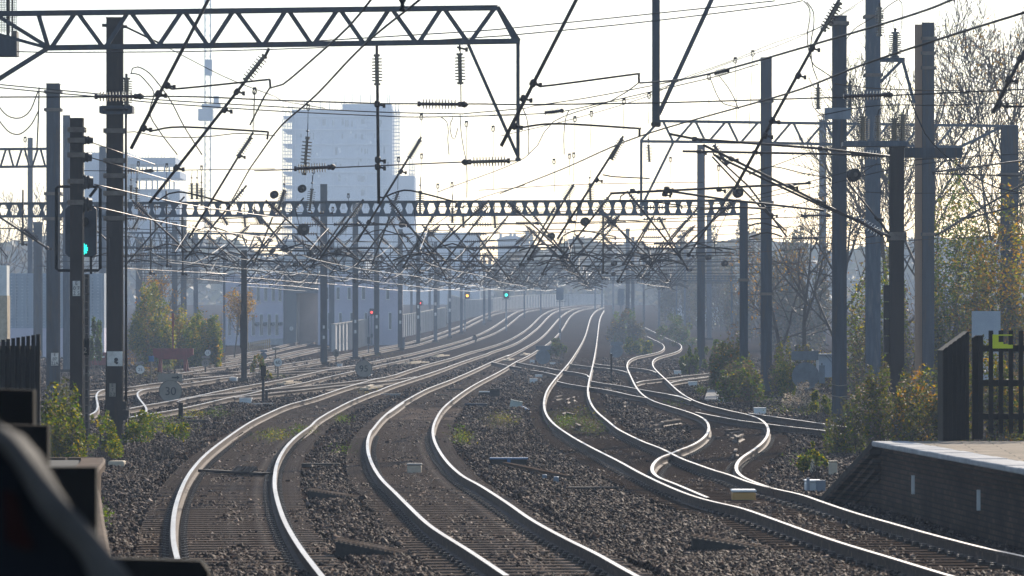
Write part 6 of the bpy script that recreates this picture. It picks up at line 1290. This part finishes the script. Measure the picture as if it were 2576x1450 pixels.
# ------------------------------------------------------------------ plants
def leaves(name, C, size, m, parent, aspect=.55, kind=None, flat=0.):
    n = len(C); sz = size * RNG.uniform(.6, 1.35, n)
    u = RNG.normal(size=(n, 3)); u[:, 2] *= (1 - flat) * .8; u /= np.linalg.norm(u, axis=1, keepdims=True)
    w_ = RNG.normal(size=(n, 3)); v = np.cross(u, w_); v /= np.linalg.norm(v, axis=1, keepdims=True)
    a = u * sz[:, None]; bb = v * (sz * aspect)[:, None]; nn = np.cross(u, v) * (sz * .18)[:, None]
    V = np.stack([C - a * .9, C + bb * .8 - a * .1 + nn, C + a, C - bb * .8 - a * .1 + nn], 1).reshape(-1, 3)
    Fc = np.arange(n * 4).reshape(-1, 4); return npmesh(name, V, Fc, m, parent, kind)
def blobs(x0, x1, y0, y1, Z, n, nb, dep, seed, low=0.):
    """points clumped inside an uneven plant outline given by its picture rectangle at distance Z"""
    r = np.random.default_rng(seed); s = Z / F; Wm = (x1 - x0) * s / 2; Hm = (y1 - y0) * s; cx = ((x0 + x1) / 2 - CX) * s; z0 = H + (HY - y1) * s
    bc = []
    for k in range(nb):
        u = r.uniform(-1, 1); hh = r.uniform(.12, 1) * (1 - .55 * abs(u) ** 2.2); rr = r.uniform(.14, .3) * (1.1 - .4 * hh)
        bc.append((u * (1 - rr * .6), r.uniform(-1, 1) * dep, hh * (1 - rr * .55), rr))
    bc = np.array(bc); w_ = bc[:, 3] ** 2; idx = r.choice(nb, n, p=w_ / w_.sum())
    d = r.normal(size=(n, 3)); d /= np.linalg.norm(d, axis=1, keepdims=True); rad = r.uniform(.25, 1, n) ** .5 * r.uniform(.8, 1.15, n)
    B = bc[idx]; q = d * rad[:, None] * B[:, 3:4]
    X = cx + (B[:, 0] + q[:, 0] * 1.2) * Wm; Y = Z + B[:, 1] + q[:, 1] * Wm; Zz = z0 + np.maximum(B[:, 2] + q[:, 2] * 1.1, .0) * Hm
    return np.stack([X, Y, Zz], 1)
SEG3 = [(math.cos(2 * math.pi * k / 3), math.sin(2 * math.pi * k / 3)) for k in range(3)]
def branch_mesh(segs, m, name, parent):
    b = MB(); vs = []; fs = []
    for a, c, r0, r1 in segs:
        d, s, u = basis(c - a); o = len(vs)
        for p, r in ((a, r0), (c, r1)):
            for i, j in SEG3: vs.append(p + s * r * i + u * r * j)
        for k in range(3): fs.append((o + k, o + (k + 1) % 3, o + 3 + (k + 1) % 3, o + 3 + k))
    b.add(vs, fs); return b.build(name, m, parent)
def grow(rs, p, d, L, r, lev, segs, tips, up=.25, spread=.5, kids=3, taper=.62, rmin=.012, wig=.12):
    n = 6; q = p; ph = rs.uniform(0, 6.28)
    for i in range(n):
        d = (d + Vector((rs.uniform(-wig, wig), rs.uniform(-wig, wig), rs.uniform(-wig, wig) * .5 + up * .22))).normalized()
        e = q + d * (L / n); ra, rb = r * (1 - .75 * i / n), r * (1 - .75 * (i + 1) / n)
        segs.append((q, e, max(ra, rmin), max(rb, rmin))); q = e
        if lev > 0 and i < n - 1 + (lev < 2):
            for k in range(1 if kids < 4 else 2):
                ph += 2.4 + rs.uniform(-.5, .5); _, s, u = basis(d); w_ = rs.uniform(spread * .75, spread * 1.35)
                nd_ = (d * math.cos(w_) + (s * math.cos(ph) + u * math.sin(ph)) * math.sin(w_)).normalized()
                grow(rs, q, nd_, L * (.72 - .075 * i) * rs.uniform(.7, 1.15), max(r * (.62 - .06 * i), rmin), lev - 1, segs, tips, up, spread, kids, taper, rmin, wig)
    if lev == 0: tips.append(q)
def tree(label, x, yb, Z, h, seed, lev=4, r=.18, up=.28, spread=.55, kids=3, leaf=None, nleaf=0, lsize=.06, trunks=1, group='bare and autumn trees', clear=.22, rmin=.013, cat='tree', lean=0, L0=.36):
    p = base_loc(x, yb, Z); o = thing('tree', label, cat, p, group); rs = random.Random(seed); segs = []; tips = []; tr = []
    for k in range(trunks):
        q = p + Vector((rs.uniform(-.5, .5) * trunks * .4, rs.uniform(-.5, .5), 0)); d = Vector((rs.uniform(-.14, .14) + lean, rs.uniform(-.1, .1), 1)).normalized(); top = q + d * h * clear
        tr.append((q, top, r, r * .8)); grow(rs, top, d, h * L0, r * .8, lev, segs, tips, up, spread, kids, .62, rmin)
    branch_mesh(tr, 'bark', 'trunk', o); branch_mesh(segs, 'twig', 'branches', o)
    if leaf:
        rg = np.random.default_rng(seed); T = np.array([tuple((a + c) / 2) for a, c, _, _ in segs[len(segs) // 6:]]); C = T[rg.integers(0, len(T), nleaf)] + rg.normal(size=(nleaf, 3)) * .22
        leaves('crown', C, lsize, leaf, o)
    return o
def shrub(label, x0, x1, y0, y1, Z, layers, nb=14, dep=1.2, seed=1, name='shrub', cat='shrub', group='lineside shrubs', stems=10, stemr=.012):
    """layers: (material, number of leaves, leaf size in metres)"""
    p = base_loc((x0 + x1) / 2, y1, Z); o = thing(name, label, cat, p, group); rs = random.Random(seed); s = Z / F; Hm = (y1 - y0) * s; segs = []
    for k in range(stems):
        q = Vector((((rs.uniform(x0, x1) * .7 + (x0 + x1) * .15) - CX) * s, Z + rs.uniform(-dep, dep) * .7, p.z)); tips = []
        grow(rs, q, Vector((rs.uniform(-.3, .3), rs.uniform(-.2, .2), 1)).normalized(), Hm * rs.uniform(.3, .55), stemr * 1.6, 1, segs, tips, .15, .6, 2, .6, stemr * .6)
    branch_mesh(segs, 'twig', 'stems', o)
    for i, (m, n, sz) in enumerate(layers): leaves('foliage', blobs(x0, x1, y0, y1, Z, n, nb, dep, seed * 31 + i * (0 if i % 2 else 7)), sz, m, o)
    return o
YG = [('leaf_yellow', 5200, .05), ('leaf_green', 4200, .05)]
shrub('yellow green bramble at the foot of the drum mast', 96, 215, 940, 1180, 82., [('leaf_yellow', 1700, .045), ('leaf_green', 1500, .042), ('leaf_dark', 1500, .045), ('leaf_dry', 500, .04)], 30, 1.2, 3)
shrub('low weedy growth between the drum mast and the banded mast', 200, 300, 1040, 1150, 90., [('leaf_yellow', 900, .035), ('leaf_green', 800, .035)], 14, 1, 4)
shrub('grassy weeds right of the banded mast foot', 310, 470, 1030, 1110, 96., [('leaf_green', 1500, .035), ('leaf_yellow', 900, .03)], 16, 1.2, 5)
shrub('tall yellow green bush left of the red buffer stop', 320, 440, 712, 925, 252., [('leaf_yellow', 9000, .085), ('leaf_green', 5000, .08), ('leaf_autumn', 1200, .08)], 40, 2.2, 6)
shrub('orange and green bush behind the red buffer stop', 415, 512, 770, 925, 258., [('leaf_autumn', 4500, .085), ('leaf_green', 4500, .08), ('leaf_yellow', 2500, .08)], 36, 2.2, 7)
shrub('rounded green bush right of the red buffer stop', 462, 560, 772, 922, 250., [('leaf_green', 7000, .08), ('leaf_yellow', 4500, .075), ('leaf_autumn', 900, .08)], 40, 2.0, 8)
shrub('dark bush between the two left masts and the white buffer beam', 208, 262, 775, 905, 240., [('leaf_green', 2200, .08), ('leaf_dark', 1500, .08)], 12, 1.6, 9)
shrub('dry grass and bramble at the foot of the red buffer stop', 320, 505, 922, 950, 238., [('leaf_dry', 1600, .06), ('leaf_green', 1300, .06), ('leaf_autumn', 400, .06)], 22, 1.2, 10)
tree('orange leaved sapling behind the yard bushes, against the depot', 590, 870, 290., 6.5, 11, 2, .07, .3, .7, 3, 'leaf_autumn', 2200, .08)
tree('thin sapling among the left yard masts', 400, 880, 262., 8, 12, 3, .08, .4, .6, 3, 'leaf_autumn', 500, .08)
shrub('small bush by the sleeved post', 632, 672, 885, 935, 205., [('leaf_green', 700, .05), ('leaf_autumn', 300, .05)], 8, .6, 13)
shrub('bright tuft by the black box post', 668, 682, 926, 952, 170., [('leaf_yellow', 420, .05)], 6, .4, 14)
shrub('brown and green middle bush with yellow leaves under the two masts', 1522, 1622, 775, 895, 420., [('leaf_far', 4200, .14), ('leaf_autumn', 420, .13), ('leaf_green', 1500, .13)], 18, 3., 15)
shrub('green growth right of the round sign back in front of the middle bush', 1565, 1640, 840, 896, 330., [('leaf_green', 2100, .1), ('leaf_yellow', 1200, .1)], 12, 2, 16)
shrub('small faded bush at the foot of the pale signal', 1372, 1432, 852, 896, 310., [('leaf_green', 1000, .09), ('leaf_far', 900, .09)], 10, 1.6, 17)
for i, (lb, x0, x1, y0, y1, Z) in enumerate([('first hazy tree clump beyond the winding track', 1660, 1760, 600, 815, 560.), ('second hazy tree clump beyond the winding track', 1735, 1850, 570, 820, 520.), ('third hazy tree clump beyond the winding track', 1820, 1950, 560, 850, 430.), ('hazy copse behind the broad dark mast', 1900, 2080, 545, 880, 360.)]):
    shrub(lb, x0, x1, y0, y1, Z, [('leaf_far', 5200, .16 + Z / 9000), ('leaf_dry', 2200, .16)], 24, 5, 20 + i, 'tree_clump', 'trees', 'hazy trees at the right', 26, .03)
shrub('green scrub at the left side of the winding track in the haze', 1640, 1750, 790, 870, 400., [('leaf_green', 1700, .12), ('leaf_far', 1500, .12)], 14, 3, 25)
shrub('green scrub around the mast left of the fern shrub', 1712, 1760, 860, 940, 215., [('leaf_green', 1500, .07), ('leaf_dark', 700, .07)], 12, 1.2, 26)
shrub('tall green weeds right of the mast left of the fern shrub', 1768, 1840, 850, 935, 240., [('leaf_green', 2200, .08), ('leaf_dry', 900, .08)], 14, 1.6, 27)
shrub('dark fern like shrub beside the legs of the holed beam', 1785, 1885, 815, 985, 175., [('leaf_dark', 2900, .08), ('leaf_green', 1200, .07), ('leaf_dry', 1500, .07), ('leaf_autumn', 700, .06)], 46, 1.6, 28, stems=16)
shrub('leafy growth at the foot of the holed beam leg', 1805, 1925, 900, 1010, 150., [('leaf_green', 1500, .055), ('leaf_dark', 1200, .055), ('leaf_dry', 1500, .055), ('leaf_yellow', 500, .05)], 44, 1.3, 29)
shrub('yellow leaved bramble left of the big sign back', 1940, 2000, 845, 1000, 165., [('leaf_yellow', 1900, .055), ('leaf_green', 1500, .055), ('leaf_dry', 900, .055)], 36, 1.2, 30)
shrub('brown undergrowth behind the big sign back', 1985, 2100, 850, 1000, 185., [('leaf_dry', 2600, .07), ('leaf_yellow', 1500, .065), ('leaf_dark', 900, .07)], 18, 1.5, 31)
shrub('fluffy pale seed heads at the foot of the big sign back', 1975, 2095, 960, 1028, 142., [('seed_head', 2200, .035), ('leaf_dry', 900, .04)], 16, .8, 32)
shrub('bright grass clump right of the big sign back post', 2025, 2095, 985, 1040, 128., [('leaf_yellow', 900, .045), ('leaf_green', 900, .045)], 12, .5, 33)
shrub('bramble around the foot of the dark blue grey mast', 2075, 2190, 1000, 1180, 100., [('leaf_yellow', 1000, .04), ('leaf_green', 1100, .04), ('leaf_dark', 1500, .04), ('leaf_dry', 700, .04)], 24, 1., 34)
shrub('bramble between the dark blue grey mast and the rusty mast', 2140, 2260, 900, 1118, 100., [('leaf_yellow', 1300, .042), ('leaf_green', 1300, .042), ('leaf_dark', 2200, .042), ('leaf_dry', 1500, .045), ('seed_head', 200, .03)], 26, 1.1, 35)
shrub('bramble right of the rusty mast reaching the platform', 2245, 2380, 905, 1118, 98., [('leaf_yellow', 1300, .042), ('leaf_green', 1200, .042), ('leaf_dark', 2200, .045), ('leaf_dry', 1200, .045), ('leaf_autumn', 900, .05), ('seed_head', 300, .03)], 26, 1.1, 36)
shrub('growth behind the black timber fence', 2370, 2600, 860, 1118, 96., [('leaf_yellow', 2600, .055), ('leaf_green', 2600, .05), ('leaf_dark', 2200, .055), ('leaf_autumn', 900, .05), ('leaf_dry', 900, .05)], 30, 1.1, 37)
shrub('green bramble by the cream cabinets', 2005, 2080, 1112, 1180, 84., [('leaf_green', 900, .035), ('leaf_yellow', 600, .035)], 12, .6, 38)
shrub('tall thicket left of the rusty mast', 2130, 2300, 600, 1010, 150., [('leaf_green', 2000, .06), ('leaf_yellow', 2400, .06), ('leaf_dry', 2000, .065), ('leaf_dark', 1800, .065)], 50, 1.8, 39, stems=26)
shrub('ivy clad thicket right of the double mast', 2320, 2490, 420, 1000, 158., [('leaf_yellow', 4800, .07), ('leaf_dark', 5200, .075), ('leaf_green', 2600, .07), ('leaf_autumn', 1800, .065)], 60, 1.8, 40, stems=26)
shrub('golden leaved bush at the right frame edge behind the fence', 2430, 2640, 470, 980, 150., [('leaf_autumn', 4400, .07), ('leaf_yellow', 3600, .07), ('leaf_dark', 4200, .07)], 60, 1.8, 41, stems=26)
BT = dict(lev=4, up=.5, spread=.62, rmin=.0155, clear=.06, L0=.80)
def bt(label, x, yb, Z, h, seed, leaf, nl, **k): tree(label, x, yb, Z, h, seed, r=.17, kids=3, leaf=leaf, nleaf=nl, lsize=.06, trunks=1, **{**BT, **k})
bt('tall bare tree with fanning twigs at the right, trunk behind the double mast', 2330, 1000, 190., 15.6, 51, 'leaf_yellow', 700)
bt('tall bare tree near the right frame edge', 2450, 1000, 185., 15.4, 52, 'leaf_autumn', 900, lean=.05)
bt('bare tree leaning out at the right frame corner', 2560, 1000, 180., 13.0, 53, 'leaf_autumn', 1200)
bt('bare tree standing between the pale mast and the double mast', 2235, 1000, 200., 14.6, 54, 'leaf_yellow', 500, lean=-.04)
bt('slim bare tree behind the rusty mast', 2280, 1000, 210., 12.5, 58, 'leaf_dry', 500, lean=-.1)
bt('bushy twiggy tree between the broad dark mast and the dark blue grey mast', 2040, 975, 205., 8.4, 55, 'leaf_autumn', 700, lev=3, up=.3, spread=.8, rmin=.011)
bt('twiggy tree just left of the dark blue grey mast', 2088, 985, 195., 9.2, 56, 'leaf_dry', 600, lev=3, up=.35, spread=.75, rmin=.011)
bt('tangled bare tree behind the big sign back', 1985, 980, 215., 7.0, 57, 'leaf_autumn', 700, lev=3, up=.25, spread=.85, rmin=.011)
for i, (x, h, Z) in enumerate([(20, 11, 330.), (75, 12, 340.), (150, 10, 345.), (345, 12, 380.), (400, 10, 390.)]):
    tree(f'hazy bare tree above the left masts, {ORD[i]} from the left', x, 900, Z, h, 60 + i, 3, .16, .4, .65, 3, None, 0, .1, 1, 'hazy bare trees at the left', rmin=.022, clear=.1, L0=.75)
shrub('round evergreen crown on the skyline at centre', 1310, 1346, 577, 690, 1050., [('leaf_far', 2600, .5)], 16, 2.5, 70, 'evergreen_tree', 'tree', None, 4, .1)
# far wooded ridge: one mass of trees nobody could count
n = 42000; r = np.random.default_rng(5); xx = r.uniform(-120, 2700, n); topy = 640 - 22 * np.sin(xx / 210.) - 14 * np.sin(xx / 71.) - 8 * np.sin(xx / 23. + 1) - np.where(xx > 1650, (xx - 1650) * .06, 0); topy = np.where(xx < 560, topy - 10, topy)
Zr = r.uniform(900, 1500, n) - np.where((xx > 600) & (xx < 1250), -500, 0); u = r.uniform(0, 1, n) ** 1.2; yy = topy + (770 - topy) * u
C = np.stack([(xx - CX) / F * Zr, Zr, H + (HY - yy) / F * Zr], 1)
o = leaves('far_wood', C, 1.5, 'leaf_far', None, .9, 'stuff'); tag(o, 'hazy wooded ridge on the skyline', 'wood')
# weeds in the tracks
def weeds(label, pts, m, sz, h):
    Cs = []
    for x, y, wx, wy, n in pts:
        for k in range(n):
            p = GP(x + random.gauss(0, wx), y + random.gauss(0, wy)); Cs.append((p.x + random.gauss(0, .04), p.y, p.z + .03 + random.random() ** 1.5 * h))
    o = leaves('weeds', np.array(Cs), sz, m, None, .5, 'stuff'); tag(o, label, 'weeds')
weeds('green weeds growing in the ballast', [(1160, 1112, 14, 5, 150), (1155, 1085, 10, 6, 80), (1445, 1060, 30, 10, 240), (1490, 1085, 24, 8, 140), (690, 1104, 30, 7, 170), (760, 1090, 16, 5, 240), (860, 1140, 18, 5, 60), (1700, 1020, 20, 4, 120), (860, 1060, 12, 5, 160), (400, 1070, 36, 8, 500), (545, 1045, 20, 5, 260), (700, 952, 14, 2, 160), (265, 1310, 8, 12, 140), (1420, 1070, 16, 8, 300), (1760, 985, 10, 6, 260), (1930, 1010, 30, 6, 260), (2010, 1035, 50, 6, 400), (2030, 1165, 26, 10, 260), (240, 1125, 20, 14, 200)], 'leaf_green', .028, .16)
weeds('yellowed weeds growing in the ballast', [(1165, 1110, 14, 7, 90), (1460, 1045, 24, 10, 120), (1265, 1062, 16, 7, 200), (690, 1102, 20, 5, 200), (420, 1085, 34, 8, 300), (480, 1050, 20, 6, 260), (930, 990, 20, 4, 60), (2040, 1040, 40, 6, 300), (1770, 990, 10, 5, 160), (930, 896, 40, 3, 260), (1080, 862, 50, 4, 300), (355, 945, 40, 8, 300)], 'leaf_yellow', .026, .18)
weeds('rusty dry weeds growing in the ballast', [(1262, 1062, 18, 8, 420), (1240, 1085, 14, 5, 120), (1480, 1070, 24, 8, 300), (1400, 1085, 12, 5, 120), (1330, 1100, 20, 8, 80), (1700, 1080, 20, 8, 60), (620, 1120, 40, 8, 80)], 'leaf_dry', .026, .14)
weeds('dark low weeds matted in the ballast', [(1440, 1062, 32, 12, 900), (1490, 1082, 24, 10, 500), (1160, 1108, 16, 8, 300), (690, 1102, 34, 8, 420), (1262, 1066, 26, 10, 380), (760, 1092, 16, 5, 160), (400, 1075, 40, 9, 400), (1990, 1025, 60, 7, 400), (1880, 1012, 40, 6, 300)], 'leaf_dark', .028, .13)
# ------------------------------------------------------------------ haze
m, nt = newmat('haze'); out = nd(nt, 'ShaderNodeOutputMaterial'); v = nd(nt, 'ShaderNodeVolumePrincipled'); nt.links.new(v.outputs[0], out.inputs['Volume'])
v.inputs['Color'].default_value = (.45, .58, .78, 1); v.inputs['Density'].default_value = .00055; v.inputs['Anisotropy'].default_value = .15
b = MB(); b.box((0, 720, 58), (1500, 1700, 122)); hz = b.build('haze', 'haze'); tag(hz, 'pale blue haze filling the air along the line', 'haze', None, 'stuff')
